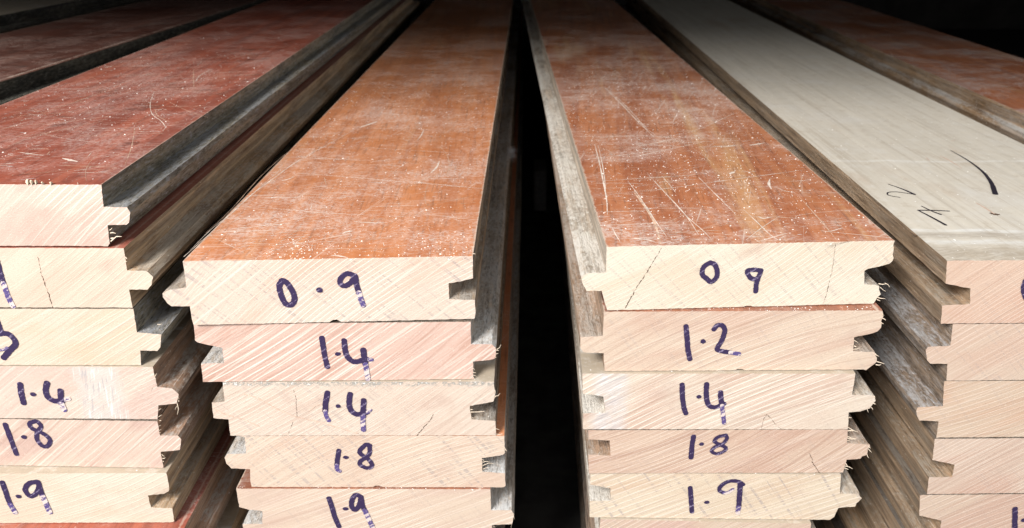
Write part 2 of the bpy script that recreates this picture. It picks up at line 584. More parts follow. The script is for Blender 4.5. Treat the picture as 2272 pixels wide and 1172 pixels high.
def extrude(pts, L, seed, keep=(), top_edges=(0,), fuzz=0.00012, fuzz_right=0.0, wmax=1.0, nr=46, detail=True):
    """prism along y from a closed front outline of (x, z, y)"""
    bm = bmesh.new()
    rp = dens(pts, 0.0016 if detail else 0.02, set(keep))
    rr = random.Random(seed)
    ys = [0.0, 0.0012]
    for k in range(1, nr + 1):
        ys.append(0.0012 + (L - 0.0012) * (k / nr) ** 1.5)
    rings = []
    phase = rr.uniform(0, 50)
    for r, y in enumerate(ys):
        t = y / L
        row = []
        for (x, z, y0, free, i, j) in rp:
            dx = dz = 0.0
            dy = 0.0
            if r == 0 and detail and free:
                f = fuzz + (fuzz_right if x > wmax * 0.97 else 0.0)
                dx, dz = rr.uniform(-f, f), rr.uniform(-f, f)
            elif r > 1 and detail and free and j == 0:
                a = 0.00022
                dx = a * mnoise.noise(Vector((y * 90 + i * 7.7, phase, 0)))
                dz = a * mnoise.noise(Vector((y * 90 + i * 7.7, phase, 9)))
                if i <= 1 or z < 0.001:
                    dz = 0.0
            row.append(bm.verts.new((x + dx, y0 * (1 - t) + y + dy, z + dz)))
        rings.append(row)
    n = len(rp)
    for r in range(len(rings) - 1):
        for k in range(n):
            f = bm.faces.new((rings[r][k], rings[r][(k + 1) % n], rings[r + 1][(k + 1) % n], rings[r + 1][k]))
            f.material_index = 1 if rp[k][4] in top_edges else 2
    f = bm.faces.new(rings[0])
    f.material_index = 0
    f = bm.faces.new(list(reversed(rings[-1])))
    f.material_index = 0
    bmesh.ops.recalc_face_normals(bm, faces=bm.faces[:])
    return bm


def board(st, pts, L, mats, label, group, tongues=(), bottom=None, marks=(), dots=(), cracks=(), splints=(), stains=(), vpx=None,
          top_marks=(), scratches=(), nscr=0, nfleck=0, fuzz_right=0.0, seed=1, adjust=0.00015):
    """pts: outline of the sawn end as measured, clockwise from its top left corner. mats: end, top, side."""
    (ul, vl), (ur, vr) = pts[0], pts[1]
    if st.z is None:
        pl = hit_y(ul, vl, st.y0)
        st.z = pl.z
    ztop = st.z
    pl, pr = hit_z(ul, vl, ztop), hit_z(ur, vr, ztop)
    e = (pr - pl).normalized()
    nrm = Vector((-e.y, e.x, 0))          # away from the camera
    P = [hit_plane(u, v, pl, nrm) for u, v in pts]
    zs = sorted(p.z for p in P)
    if bottom:
        zb = sum(P[i].z for i in bottom) / len(bottom)
        for i in bottom:
            P[i].z = zb
        zb = min(p.z for p in P)
    else:
        zb = zs[0]
    P[1].z = P[0].z = ztop
    origin = Vector((pl.x, pl.y, zb))
    own = Stack(None, 0, vpx) if vpx else st
    ex, d = own.ex, own.d

    def loc(p):
        q = p - origin
        return Vector((q.dot(ex), q.dot(d), q.z))

    LP = [loc(p) for p in P]
    root = bpy.data.objects.new('floorboard', None)
    root.empty_display_size = 0.02
    COL.objects.link(root)
    root.location = origin
    root.rotation_euler = (0, 0, -own.yaw)
    tag(root, label, 'floorboard', group)
    prof = [(p.x, p.z, p.y) for p in LP]
    n = len(prof)
    inner = set()
    keep = set()
    for a, b in tongues:
        inner |= set(range(a + 1, b))
        keep |= {a, b}
    idx = [i for i in range(n) if i not in inner]
    body = [prof[i] for i in idx]
    kb = [idx.index(i) for i in keep]
    wmax = max(p[0] for p in prof)
    bm = extrude(body, L, seed, kb, (0,), 0.00013, fuzz_right, wmax)
    T = ztop - zb
    en = Vector((LP[1].x - LP[0].x, LP[1].y - LP[0].y, 0)).normalized()
    fn = Vector((en.y, -en.x, 0))          # towards the camera
    up = Vector((0, 0, 1))
    mats_all = list(mats) + [CRACK, SCRATCH, SCRATCH2, FINE_INK, STAIN, FLECK]
    # cracks across the end
    for pp, wd in cracks:
        q = [loc(hit_plane(u, v, pl, nrm)) for u, v in pp]
        q2 = []
        for a, b in zip(q, q[1:]):
            k = max(2, int((b - a).length / 0.0007))
            for j in range(k):
                c = a.lerp(b, j / k)
                q2.append(c + up * R.uniform(-1, 1) * 0.00016 + en * R.uniform(-1, 1) * 0.00022)
        q2.append(q[-1])
        ws = [wd * 0.62 * R.choice((0.1, 0.3, 0.8, 1.0, 1.3)) for _ in q2]
        ribbon(bm, q2, ws, fn, 0.00016, 3, False)
    for pp, wd in stains:
        q = catmull([loc(hit_plane(u, v, pl, nrm)) for u, v in pp], 10)
        q = [c + up * R.uniform(-1, 1) * 0.0001 for c in q]
        ribbon(bm, q, [wd * R.uniform(0.3, 1.2) for _ in q], fn, 0.00015, 7, False, 0.4)
    # scratches on the face
    wx = LP[1].x
    for pp, wd, mm in scratches:
        q = [loc(hit_z(u, v, ztop)) for u, v in pp]
        q = catmull(q, 8)
        ws = [wd * (0.35 + 0.65 * math.sin(math.pi * min(1, max(0.05, k / max(1, len(q) - 1))))) * R.uniform(0.5, 1.2) for k in range(len(q))]
        ribbon(bm, q, ws, up, 0.00006, mm, False)
    for _ in range(nscr):
        y = R.uniform(0.003, 0.50) ** 1.0
        x = R.uniform(0.003, wx - 0.003)
        a = R.choice((R.gauss(0.1, 0.25), R.gauss(0.1, 0.2), R.uniform(-1.5, 1.5)))
        ln = R.choice((0.006, 0.012, 0.02, 0.035, 0.05)) * R.uniform(0.6, 1.4)
        cv = R.uniform(-0.25, 0.25)
        q = []
        for k in range(7):
            tt = k / 6 - 0.5
            aa = a + cv * tt
            px, py = x + math.cos(aa) * ln * tt, y + math.sin(aa) * ln * tt
            if 0.001 < px < wx - 0.001 and py > 0.001:
                q.append(Vector((px, py, T)))
        if len(q) > 2:
            ribbon(bm, q, R.choice((0.00012, 0.00018, 0.0003)), up, R.uniform(0.00003, 0.00008), R.choice((4, 5, 5)), False, 0.4)
    fc = [(R.uniform(0.01, wx - 0.01), R.uniform(0.0, 0.45), R.uniform(0.006, 0.022)) for _ in range(16)]
    for _ in range(nfleck):
        if R.random() < 0.6:
            c = R.choice(fc)
            x, y = R.gauss(c[0], c[2]), R.gauss(c[1], c[2] * 1.2)
        else:
            x, y = R.uniform(0.002, wx - 0.002), R.uniform(0.002, 0.5)
        a = R.gauss(0.12, 0.22) if R.random() < 0.75 else R.uniform(-1.5, 1.5)
        ln = R.choice((0.0012, 0.002, 0.0035, 0.006)) * R.uniform(0.6, 1.3)
        q = [Vector((x + math.cos(a) * ln * k, y + math.sin(a) * ln * k + R.gauss(0, ln * 0.04), T)) for k in (-0.5, 0, 0.5)]
        if all(0.001 < p.x < wx - 0.001 and p.y > 0.0015 for p in q):
            ribbon(bm, q, [R.uniform(0.00006, 0.00016), R.uniform(0.00014, 0.0004), R.uniform(0.00006, 0.0002)], up, R.uniform(0.00004, 0.00009), R.choice((4, 5, 8)), False, 0.3)
    finish('board_body', bm, mats_all, root, False)
    for a, b in tongues:
        tp = prof[a:b + 1]
        bt = extrude(tp, L, seed + 91 + a, (0, len(tp) - 1), (), 0.00013, fuzz_right, wmax)
        finish('tongue', bt, [mats[0], mats[2], mats[2]], root, False)
    # handwriting on the end
    lay = 0
    for name, strokes in marks:
        bmk = bmesh.new()
        for sp in strokes:
            pp, wd = sp[0], sp[1]
            fade = len(sp) > 2 and sp[2]
            q = [loc(hit_plane(u, v, pl, nrm)) for u, v in pp]
            q = catmull(q, 7)
            wm = wd / F * (pl - CAM).length
            lay += 1
            ribbon(bmk, q, wm, fn, 0.00020 + lay * 0.00003, 1 if fade else 0, True, 0.09)
        o = finish(name, bmk, [INK, FADED], root, False)
    for (u, v), rx, ry in dots:
        c = loc(hit_plane(u, v, pl, nrm))
        k = (pl - CAM).length / F
        bmk = bmesh.new()
        lay += 1
        disc(bmk, c, rx * k, ry * k, en, up, fn, 0.00020 + lay * 0.00003)
        finish('decimal_point', bmk, [INK], root, False)
    for name, strokes in top_marks:
        bmk = bmesh.new()
        for si, (pp, w0, w1) in enumerate(strokes):
            q = catmull([loc(hit_z(u, v, ztop)) for u, v in pp], 8)
            ws = [w0 + (w1 - w0) * k / (len(q) - 1) for k in range(len(q))]
            lay += 1
            ribbon(bmk, q, ws, up, 0.00008 + lay * 0.00003, 0, True, 0.08)
        finish(name, bmk, [FINE_INK], root, False)
    for grp in splints:
        bms = bmesh.new()
        for (a, b, wd) in grp:
            A = loc(hit_plane(a[0], a[1], pl, nrm)) - fn * 0.0004
            B = A.lerp(loc(hit_plane(b[0], b[1], pl, nrm)), R.uniform(0.65, 1.0)) + fn * R.uniform(0.0002, 0.0015)
            spike(bms, A, B, wd)
        finish('splinter', bms, [SPLINT], root)
    st.z = zb - GAP - adjust
    st.last = (origin, wx, T, L, st)
    return root, origin, wx, T


def generic(st, x0, width, ztop, yend, T, L, mats, label, group, seed, flip=False, varnish=True):
    """a whole tongue and groove board placed by measure (ends outside the picture)"""
    tl, g = 0.007, 0.010
    right = [(width, T), (width, T * .64), (width + tl, T * .62), (width + tl + .0015, T * .52), (width + tl, T * .34), (width, T * .33), (width - .0015, 0)]
    left = [(.0015, 0), (-.001, T * .33), (g, T * .35), (g, T * .60), (0.0, T * .64)]
    pr = [(0.0, T)] + right + left
    ton = (2 - 0, 6)
    if flip:
        pr = [(width - x, z) for x, z in pr]
        pr = [pr[1], pr[0]] + pr[:1:-1]
        n = len(pr)
    zb = ztop - T
    root = bpy.data.objects.new('floorboard', None)
    root.empty_display_size = 0.02
    COL.objects.link(root)
    root.location = (x0, yend, zb)
    root.rotation_euler = (0, 0, -st.yaw)
    tag(root, label, 'floorboard', group)
    prof = [(x, z, 0.0) for x, z in pr]
    n = len(prof)
    # the tongue is the run of points beyond the face width
    out = [i for i, p in enumerate(prof) if p[0] > width + 0.002 or p[0] < -0.002]
    a, b = min(out) - 1, max(out) + 1
    idx = [i for i in range(n) if not (a < i < b)]
    bm = extrude([prof[i] for i in idx], L, seed, [idx.index(a), idx.index(b)], (0,), nr=26)
    finish('board_body', bm, list(mats), root, False)
    bt = extrude(prof[a:b + 1], L, seed + 5, (0, b - a), (), nr=26)
    finish('tongue', bt, [mats[0], mats[2], mats[2]], root, False)
    return root


# ---- materials of the varnished and bare faces
ORANGE = dict(base=(0.60, 0.215, 0.076), dark=(0.46, 0.145, 0.048), light=(0.62, 0.29, 0.13))
RUST = dict(base=(0.52, 0.180, 0.068), dark=(0.36, 0.105, 0.040), light=(0.64, 0.35, 0.155))
MAROON = dict(base=(0.37, 0.086, 0.045), dark=(0.24, 0.052, 0.029), light=(0.46, 0.13, 0.068))
top_b = varnish_mat(1, veil=0.55, width=0.1328, dirt=0.08, grain=0.04, **ORANGE)
top_c = varnish_mat(2, veil=0.62, width=0.1343, dirt=0.06, grain=-0.10, **RUST)
top_a = varnish_mat(3, veil=0.40, width=0.1334, dirt=0.55, edge=0.35, vc=(0.53, 0.46, 0.42), mc=(0.40, 0.16, 0.11), **MAROON)
top_e = varnish_mat(4, veil=0.95, width=0.13, dirt=0.3, vc=(0.44, 0.41, 0.39), mc=(0.45, 0.36, 0.30), **RUST)
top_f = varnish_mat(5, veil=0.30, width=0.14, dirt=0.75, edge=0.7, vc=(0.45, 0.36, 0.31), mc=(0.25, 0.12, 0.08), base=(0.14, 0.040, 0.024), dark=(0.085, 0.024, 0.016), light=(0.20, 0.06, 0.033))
top_hidden = varnish_mat(6, veil=0.25, width=0.13, dirt=0.2, **ORANGE)
top_strip = varnish_mat(8, veil=0.2, width=0.13, dirt=0.3, base=(0.32, 0.105, 0.045), dark=(0.20, 0.06, 0.027), light=(0.36, 0.15, 0.06))
top_maroon2 = varnish_mat(7, veil=0.2, width=0.13, dirt=0.3, edge=0.3, **MAROON)
raw_d = raw_top_mat(1, (0.62, 0.565, 0.475))
raw_dust = raw_top_mat(3, (0.44, 0.37, 0.28))

side_a_dark = side_mat(1, (0.34, 0.285, 0.20), (0.11, 0.095, 0.07), (0.33, 0.345, 0.37), 0.65, 0.5, 1.0, 150)
side_a_brown = side_mat(2, (0.56, 0.37, 0.215), (0.20, 0.115, 0.07), (0.64, 0.58, 0.49), 0.7, 0.40)
side_a_mid = side_mat(3, (0.46, 0.275, 0.175), (0.14, 0.09, 0.065), (0.60, 0.57, 0.52), 0.8, 0.45)
side_b = side_mat(4, (0.58, 0.49, 0.40), (0.24, 0.22, 0.20), (0.70, 0.69, 0.67), 0.95, 0.42, 0.6, 110)
side_b_pale = side_mat(5, (0.46, 0.33, 0.22), (0.10, 0.08, 0.07), (0.62, 0.58, 0.52), 0.6, 0.45)
side_c = side_mat(6, (0.58, 0.47, 0.36), (0.32, 0.26, 0.20), (0.80, 0.75, 0.67), 0.95, 0.35)
side_c_red = side_mat(7, (0.50, 0.33, 0.22), (0.25, 0.19, 0.14), (0.66, 0.60, 0.53), 0.6, 0.35)
side_d = side_mat(8, (0.43, 0.295, 0.185), (0.16, 0.105, 0.07), (0.58, 0.53, 0.45), 0.5, 0.36)
side_d_grey = side_mat(9, (0.37, 0.265, 0.18), (0.12, 0.09, 0.068), (0.55, 0.55, 0.56), 0.8, 0.45, 0.6, 110)
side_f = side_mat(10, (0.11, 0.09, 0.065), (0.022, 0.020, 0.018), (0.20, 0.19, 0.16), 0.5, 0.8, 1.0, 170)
side_e = side_mat(11, (0.38, 0.24, 0.13), (0.12, 0.08, 0.05), (0.66, 0.64, 0.60), 0.95, 0.35)

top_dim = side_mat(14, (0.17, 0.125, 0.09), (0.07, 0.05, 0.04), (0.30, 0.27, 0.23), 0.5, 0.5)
g_a = 'boards in the left stack'
g_b = 'boards in the stack left of the dark gap'
g_c = 'boards in the stack right of the dark gap'
g_d = 'boards in the right hand stack'

# zoomed views the outlines were measured in
z1 = Z(0, 350, 560 / 1526)
z2 = Z(0, 750, 580 / 1611)
z3 = Z(340, 500, 460 / 1498)
z4 = Z(800, 500, 460 / 1498)
z5 = Z(420, 820, 460 / 1532)
z6 = Z(800, 820, 460 / 1532)
c1 = Z(1200, 480, 460 / 1498)
c2 = Z(1600, 480, 460 / 1498)
c3 = Z(1240, 800, 460 / 1449)
c4 = Z(1600, 800, 460 / 1449)
d1 = Z(1860, 540, 412 / 1509)
d2 = Z(1860, 850, 412 / 1500)
m1 = Z(560, 560, 340 / 2272)
m2 = Z(680, 730, 200 / 1019)
m3 = Z(700, 960, 200 / 1106)
m4 = Z(1480, 560, 260 / 1172)
m5 = Z(1480, 830, 260 / 923)
m6 = Z(0, 570, 180 / 639)
m7 = Z(0, 830, 180 / 639)
m8 = Z(1920, 300, 352 / 1146)
t7 = Z(400, 180, 700 / 1865)
t8 = Z(1280, 180, 700 / 1865)
t1 = Z(0, 0, 700 / 1823)


def pt(z, a, b):
    return z([(a, b)])[0]


def spl(z, lst, k=0.0005):
    return [(pt(z, *a), pt(z, *b), k * R.uniform(0.7, 1.2)) for a, b in lst]


# ================================================================= stack B (left of the gap)
B = Stack(None, 0.330, 1172)
scr_b = [
    (t7([(20, 1040), (200, 880), (400, 690), (560, 570), (700, 470), (900, 360), (1060, 270)]), 0.0006, 4),
    (t7([(60, 1000), (180, 880), (330, 760), (480, 620), (600, 520)]), 0.0004, 4),
    (t7([(150, 900), (300, 760), (480, 560), (640, 420), (760, 360)]), 0.0003, 5),
    (t7([(370, 740), (600, 758), (820, 778), (1010, 788), (1380, 805)]), 0.0005, 4),
    (t7([(700, 545), (1000, 568), (1300, 595), (1790, 638)]), 0.0006, 4),
    (t7([(1320, 588), (1500, 608), (1790, 636)]), 0.0006, 4),
    (t7([(960, 385), (1200, 400), (1500, 418), (1640, 430)]), 0.0005, 4),
    (t7([(620, 450), (900, 462), (1250, 474)]), 0.0005, 4),
    (t7([(450, 650), (700, 668), (1020, 684)]), 0.0004, 5),
    (t7([(640, 690), (900, 690), (1010, 683)]), 0.0004, 4),
    (t7([(210, 885), (480, 858), (640, 842)]), 0.0005, 4),
    (t7([(1030, 830), (1120, 838), (1205, 836)]), 0.0009, 4),
    (t7([(1060, 275), (1110, 258), (1165, 240)]), 0.0022, 4),
    (t7([(1480, 545), (1515, 510), (1532, 475)]), 0.0013, 4),
    (t7([(600, 590), (640, 580), (672, 567)]), 0.0012, 4),
    (t7([(1400, 350), (1425, 320), (1442, 280)]), 0.0007, 4),
    (t7([(900, 380), (1060, 340), (1250, 240)]), 0.0004, 5),
    (t7([(1180, 110), (1330, 150), (1500, 180), (1640, 205)]), 0.0005, 5),
    (t7([(1300, 640), (1500, 560), (1700, 480), (1800, 440)]), 0.0004, 5),
    (t7([(100, 960), (300, 840), (420, 790)]), 0.0004, 5),
]
scr_b += [(t7([(660 + R.uniform(-90, 110), 960 + R.uniform(-50, 45)), (700 + R.uniform(-60, 110), 950 + R.uniform(-50, 50))]), 0.0005, 4) for _ in range(16)]
scr_b += [(t7([(1500 + R.uniform(-40, 60), 940 + R.uniform(-8, 12)), (1520 + R.uniform(-20, 60), 938 + R.uniform(-10, 10))]), 0.0009, 4) for _ in range(5)]
scr_b += [(t7([(960, 900), (990, 890), (1018, 888)]), 0.0018, 4), (t7([(890, 1030), (940, 1035), (990, 1045)]), 0.0012, 4)]

B1 = board(B, z3([(212, 262)]) + z4([(810, 222), (812, 385), (720, 405), (635, 420), (640, 535), (826, 540), (830, 640), (822, 680)])
           + [(757, 714.5), (748, 709.5), (738, 710.5), (730, 715.2)]
           + z3([(290, 715), (280, 680), (265, 585), (130, 585), (100, 563), (72, 522), (68, 490), (120, 468), (240, 449), (225, 330)]),
           1.30, (end_mat(1, CREAM, (0.76, 0.56, 0.43), 0.66, 0.75, 0.45, 0.18), top_b, side_b_pale),
           'bright orange board marked 0.9 with a point, top of its stack', g_b, tongues=((15, 21),), bottom=(8, 9, 12, 13),
           marks=[('digit', [(m1([(440, 418), (400, 500), (420, 610), (465, 720), (520, 775), (590, 765), (625, 690), (610, 610), (575, 540), (520, 460), (462, 418), (428, 424)]), 12.6)]),
                  ('digit', [(m1([(1520, 345), (1420, 312), (1350, 340), (1300, 410), (1312, 470), (1370, 495), (1440, 460), (1490, 400), (1515, 345)]), 11.5),
                             (m1([(1520, 340), (1545, 470), (1578, 600)]), 12), (m1([(1578, 590), (1612, 700), (1645, 785)]), 11.5, True)])],
           dots=[(pt(m1, 995, 555), 7, 6.2)], adjust=0.0005, scratches=scr_b, nscr=130, nfleck=900, seed=21,
           splints=[spl(z4, [((812, 208), (835, 206)), ((806, 160), (822, 152))])])
B2 = board(B, [(430, 719.8)] + z4([(795, 697), (798, 860), (950, 860), (978, 888), (976, 945), (968, 966), (930, 975), (812, 985), (815, 1112)])
           + z3([(360, 1130), (345, 1000), (510, 996), (500, 886), (432, 872), (320, 846), (302, 832)]),
           1.4, (end_mat(2, (0.74, 0.53, 0.43), (0.66, 0.43, 0.335), 0.62, 0.85, 0.12, 0.40), top_dim, side_b),
           'pink board marked 1.4, directly under the bright orange 0.9 board', g_b, tongues=((2, 8),), bottom=(9, 10),
           marks=[('digit', [(m2([(175, 95), (190, 200), (210, 320), (238, 430)]), 11.5)]),
                  ('digit', [(m2([(425, 125), (435, 220), (465, 315), (540, 368), (640, 348), (690, 340)]), 12), (m2([(690, 345), (740, 345)]), 9, True),
                             (m2([(642, 230), (655, 320), (668, 400)]), 12.5), (m2([(668, 395), (682, 480), (695, 565)]), 11.5, True)])],
           dots=[(pt(m2, 355, 278), 5.8, 4.6)], seed=22,
           splints=[spl(z4, [((975, 905), (1005, 900)), ((985, 900), (1022, 845)), ((970, 932), (998, 918)), ((965, 955), (990, 950))], 0.0004),
                    spl(z4, [((808, 1030), (830, 1045)), ((806, 1062), (835, 1058)), ((810, 1085), (846, 1084)), ((812, 1100), (835, 1112))], 0.0004)])
B3 = board(B, z5([(245, 92)]) + z6([(985, 90), (995, 190), (980, 236), (900, 252), (805, 270), (820, 370), (995, 380), (1000, 490)])
           + z5([(303, 485), (290, 368), (180, 360), (172, 300), (168, 245), (262, 236), (250, 140)]),
           1.4, (end_mat(3, CREAM, (0.74, 0.60, 0.48), 0.60, 0.35, 0.25, 0.32, fringe=0.0318), raw_dust, side_b_pale),
           'cream board marked 1.4 with a short crack, under the pink 1.4 board', g_b, tongues=((10, 14),), bottom=(8, 9),
           marks=[('digit', [(m2([(238, 715), (218, 830), (213, 930)]), 12), (m2([(213, 925), (225, 985), (255, 1035)]), 9, True)]),
                  ('digit', [(m2([(495, 730), (483, 830), (500, 910), (565, 962), (650, 950), (690, 935)]), 12), (m2([(685, 940), (725, 910)]), 8, True),
                             (m2([(647, 800), (642, 900), (640, 990)]), 12), (m2([(640, 985), (640, 1060), (645, 1140)]), 10.5, True)])],
           dots=[(pt(m2, 358, 868), 5.2, 4.8)],
           cracks=[(z6([(540, 330), (520, 370), (480, 412), (440, 458), (415, 487)]), 0.0005), (z5([(770, 150), (790, 220), (795, 350)]), 0.00025), (z5([(770, 385), (745, 440), (730, 482)]), 0.00025)],
           stains=[(z5([(400, 180), (500, 210), (650, 290), (800, 350), (950, 385), (1100, 430), (1250, 475)]), 0.0008), (z5([(175, 285), (260, 325), (400, 370), (520, 420)]), 0.0006), (z5([(880, 310), (940, 265), (1000, 250)]), 0.0005), (z5([(190, 300), (300, 350)]), 0.0005)],
           seed=23, splints=[spl(z6, [((995, 200), (1035, 160)), ((990, 150), (1000, 185)), ((990, 212), (1005, 190))], 0.0005),
                             spl(z6, [((810, 318), (925, 305)), ((812, 300), (840, 290)), ((822, 360), (845, 352))], 0.0005),
                             spl(z6, [((995, 440), (1030, 440)), ((1000, 480), (1055, 465)), ((992, 390), (1003, 375))], 0.0004)])
B4 = board(B, z5([(350, 488)]) + z6([(1062, 490), (1066, 618), (1050, 632), (895, 655), (900, 755), (1066, 766), (1072, 860), (1060, 880)])
           + z6([(165, 868), (140, 858), (110, 860), (90, 868)]) + z5([(460, 860), (450, 820), (450, 738), (310, 730), (275, 695), (261, 650), (280, 625), (420, 622), (410, 500)]),
           1.8, (end_mat(4, (0.76, 0.62, 0.48), (0.72, 0.55, 0.42), 0.50, 0.40, 0.40, 0.25), top_hidden, side_b),
           'cream board marked 1.8, fourth in the stack topped by the bright orange board', g_b, tongues=((15, 20),), bottom=(8, 9, 12, 13),
           marks=[('digit', [(m3([(288, 215), (270, 320), (262, 400)]), 10.5), (m3([(262, 395), (266, 450), (300, 470)]), 9, True)]),
                  ('digit', [(m3([(672, 155), (625, 142), (565, 190), (540, 235), (575, 275), (640, 315), (692, 385), (670, 425), (610, 425), (543, 385), (560, 340), (620, 300), (662, 250), (665, 160)]), 9.6)])],
           dots=[(pt(m3, 372, 300), 6, 4.4)], seed=24,
           splints=[spl(z6, [((1062, 572), (1085, 600)), ((1066, 590), (1075, 598))], 0.0004),
                    spl(z6, [((895, 690), (955, 675)), ((898, 715), (990, 690)), ((905, 740), (965, 712)), ((895, 665), (915, 672))], 0.0004)])
B5 = board(B, z5([(345, 880)]) + z6([(958, 885), (965, 1040), (1115, 1040), (1135, 1078), (1118, 1142), (970, 1150), (975, 1270)])
           + z5([(408, 1255), (395, 1143), (540, 1140), (540, 1046), (440, 1036), (370, 1016)]),
           1.9, (end_mat(5, (0.76, 0.62, 0.48), (0.70, 0.53, 0.42), 0.42, 0.75, 0.15, 0.30), top_strip, side_b),
           'board marked 1.9 with a thin orange strip above it, left of the gap', g_b, tongues=((2, 6),), bottom=(7, 8),
           marks=[('digit', [(m3([(165, 800), (205, 920), (245, 1050), (290, 1150)]), 11)]),
                  ('digit', [(m3([(565, 790), (500, 758), (455, 810), (442, 890), (480, 945), (530, 900), (558, 800)]), 10.5),
                             (m3([(560, 790), (572, 880), (610, 960)]), 11), (m3([(608, 955), (665, 1080), (712, 1185)]), 10.5, True)])],
           dots=[(pt(m3, 368, 930), 6, 4.4)], seed=25,
           splints=[spl(z6, [((1130, 1065), (1140, 1110)), ((1120, 1135), (1112, 1190)), ((980, 1165), (1000, 1150))], 0.0004)])


def fill_below(st, n_target, x_off, width, T0, L, mats_list, group, labels, y_off=()):
    """more boards of the same stack down to the floor"""
    n = max(1, round(st.z / T0))
    T = (st.z - 0.0005) / n - GAP
    o = st.last[0]
    for k in range(n):
        dx = R.uniform(-0.006, 0.006) + x_off
        ye = o.y + R.uniform(-0.003, 0.004)
        generic(st, o.x + dx, width, st.z, ye, T, L, mats_list[k % len(mats_list)], labels(k, n), group, 300 + k + int(1000 * width), flip=bool(k % 2))
        st.z -= T + GAP


plain_end = end_mat(30, BUFF, PINK, 0.6, 0.5, 0.2)
ORD = ['sixth', 'seventh', 'eighth', 'ninth', 'tenth', 'eleventh', 'twelfth', 'thirteenth', 'fourteenth', 'fifteenth']
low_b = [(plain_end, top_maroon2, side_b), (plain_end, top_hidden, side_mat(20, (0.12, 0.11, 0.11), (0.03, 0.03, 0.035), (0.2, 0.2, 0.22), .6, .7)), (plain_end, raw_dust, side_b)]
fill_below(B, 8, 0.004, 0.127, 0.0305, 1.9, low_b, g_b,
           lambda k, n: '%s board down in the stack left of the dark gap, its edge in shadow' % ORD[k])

# ================================================================= stack C (right of the gap)
C = Stack(None, 0.330, 1110)
scr_c = [
    (t8([(105, 375), (130, 470), (155, 590), (175, 700), (180, 790)]), 0.0008, 4),
    (t8([(125, 380), (148, 480), (165, 590), (172, 700)]), 0.0005, 4),
    (t8([(155, 30), (220, 95), (290, 165), (370, 250), (460, 335)]), 0.0008, 4),
    (t8([(170, 40), (250, 110), (330, 190), (400, 270), (470, 325)]), 0.0006, 4),
    (t8([(300, 590), (360, 670), (420, 760), (480, 850), (530, 920)]), 0.0006, 4),
    (t8([(420, 550), (520, 660), (640, 790), (720, 910)]), 0.0006, 4),
    (t8([(500, 560), (545, 610), (585, 660)]), 0.0005, 4),
    (t8([(590, 740), (660, 810), (740, 880), (800, 940)]), 0.0006, 4),
    (t8([(720, 570), (800, 650), (870, 720), (930, 780)]), 0.0006, 4),
    (t8([(20, 470), (250, 440), (470, 412)]), 0.0006, 4),
    (t8([(140, 412), (330, 385), (560, 355), (760, 330)]), 0.0004, 5),
    (t8([(280, 668), (560, 632), (900, 585), (1200, 545), (1340, 525)]), 0.0006, 4),
    (t8([(80, 595), (350, 578), (600, 562), (830, 540)]), 0.0005, 4),
    (t8([(60, 640), (300, 628), (520, 600)]), 0.0004, 5),
    (t8([(420, 5), (520, 40), (640, 75), (780, 110)]), 0.0005, 4),
    (t8([(640, 310), (760, 270), (900, 205), (960, 185)]), 0.0005, 4),
    (t8([(100, 775), (260, 772), (400, 765)]), 0.0005, 4),
    (t8([(985, 760), (1060, 830), (1150, 915), (1230, 960)]), 0.0006, 4),
    (t8([(1000, 940), (1090, 870), (1200, 798)]), 0.0005, 4),
    (t8([(1070, 800), (1100, 812), (1150, 805)]), 0.0013, 4),
    (t8([(1310, 680), (1400, 780), (1470, 860), (1535, 940)]), 0.0006, 5),
    (t8([(1440, 885), (1500, 888), (1570, 868)]), 0.0007, 4),
    (t8([(1140, 580), (1135, 610), (1150, 640)]), 0.0014, 4),
    (t8([(800, 385), (880, 388), (955, 378)]), 0.0014, 4),
    (t8([(1020, 380), (1060, 375), (1110, 365)]), 0.0022, 4),
    (t8([(900, 550), (918, 543), (932, 536)]), 0.0022, 4),
    (t8([(320, 930), (390, 935), (460, 950)]), 0.0013, 4),
    (t8([(210, 870), (230, 910), (255, 950)]), 0.0006, 4),
    (t8([(400, 880), (500, 850), (640, 790)]), 0.0004, 5),
    (t8([(1180, 630), (1230, 650), (1290, 660)]), 0.0007, 4),
    (t8([(340, 660), (400, 740), (440, 800), (470, 870), (497, 965)]), 0.0016, 5),
]
C1 = board(C, c1([(475, 220)]) + c2([(1250, 175), (1244, 300), (1220, 345), (1060, 380), (1035, 396), (1035, 490), (1140, 500), (1148, 560), (1120, 610), (1100, 630)])
           + c2([(232, 655), (215, 648), (180, 648), (160, 660)]) + c1([(480, 672), (455, 598), (440, 540), (330, 540), (305, 495), (290, 440), (335, 411), (472, 407)]),
           1.30, (end_mat(6, (0.81, 0.735, 0.585), (0.78, 0.66, 0.50), 0.60, 0.55, 0.30, 0.14), top_c, side_c),
           'scratched rust orange board marked 0 9 without a point, cracked end', g_c, tongues=((17, 22),), bottom=(10, 11, 14, 15),
           marks=[('digit', [(m4([(430, 100), (365, 145), (350, 215), (395, 262), (440, 293), (490, 250), (500, 190), (475, 120), (425, 100)]), 11.5)]),
                  ('digit', [(m4([(935, 180), (870, 172), (800, 187), (830, 250), (880, 265), (920, 230), (938, 175)]), 11), (m4([(915, 240), (892, 310), (885, 390)]), 11.5)])],
           cracks=[(c1([(872, 225), (820, 315), (760, 410), (700, 500), (655, 580), (610, 665)]), 0.00055), (c2([(785, 460), (765, 540), (735, 640)]), 0.0004), (c2([(825, 195), (810, 330), (788, 450)]), 0.0002)],
           scratches=scr_c, nscr=190, nfleck=1000, fuzz_right=0.0003, seed=31,
           splints=[spl(c2, [((1140, 490), (1190, 485)), ((1185, 485), (1222, 515)), ((1150, 515), (1192, 545))], 0.0006),
                    spl(c2, [((1130, 590), (1182, 585)), ((1128, 605), (1150, 610))], 0.0006),
                    spl(c1, [((290, 458), (275, 450))], 0.0006)])
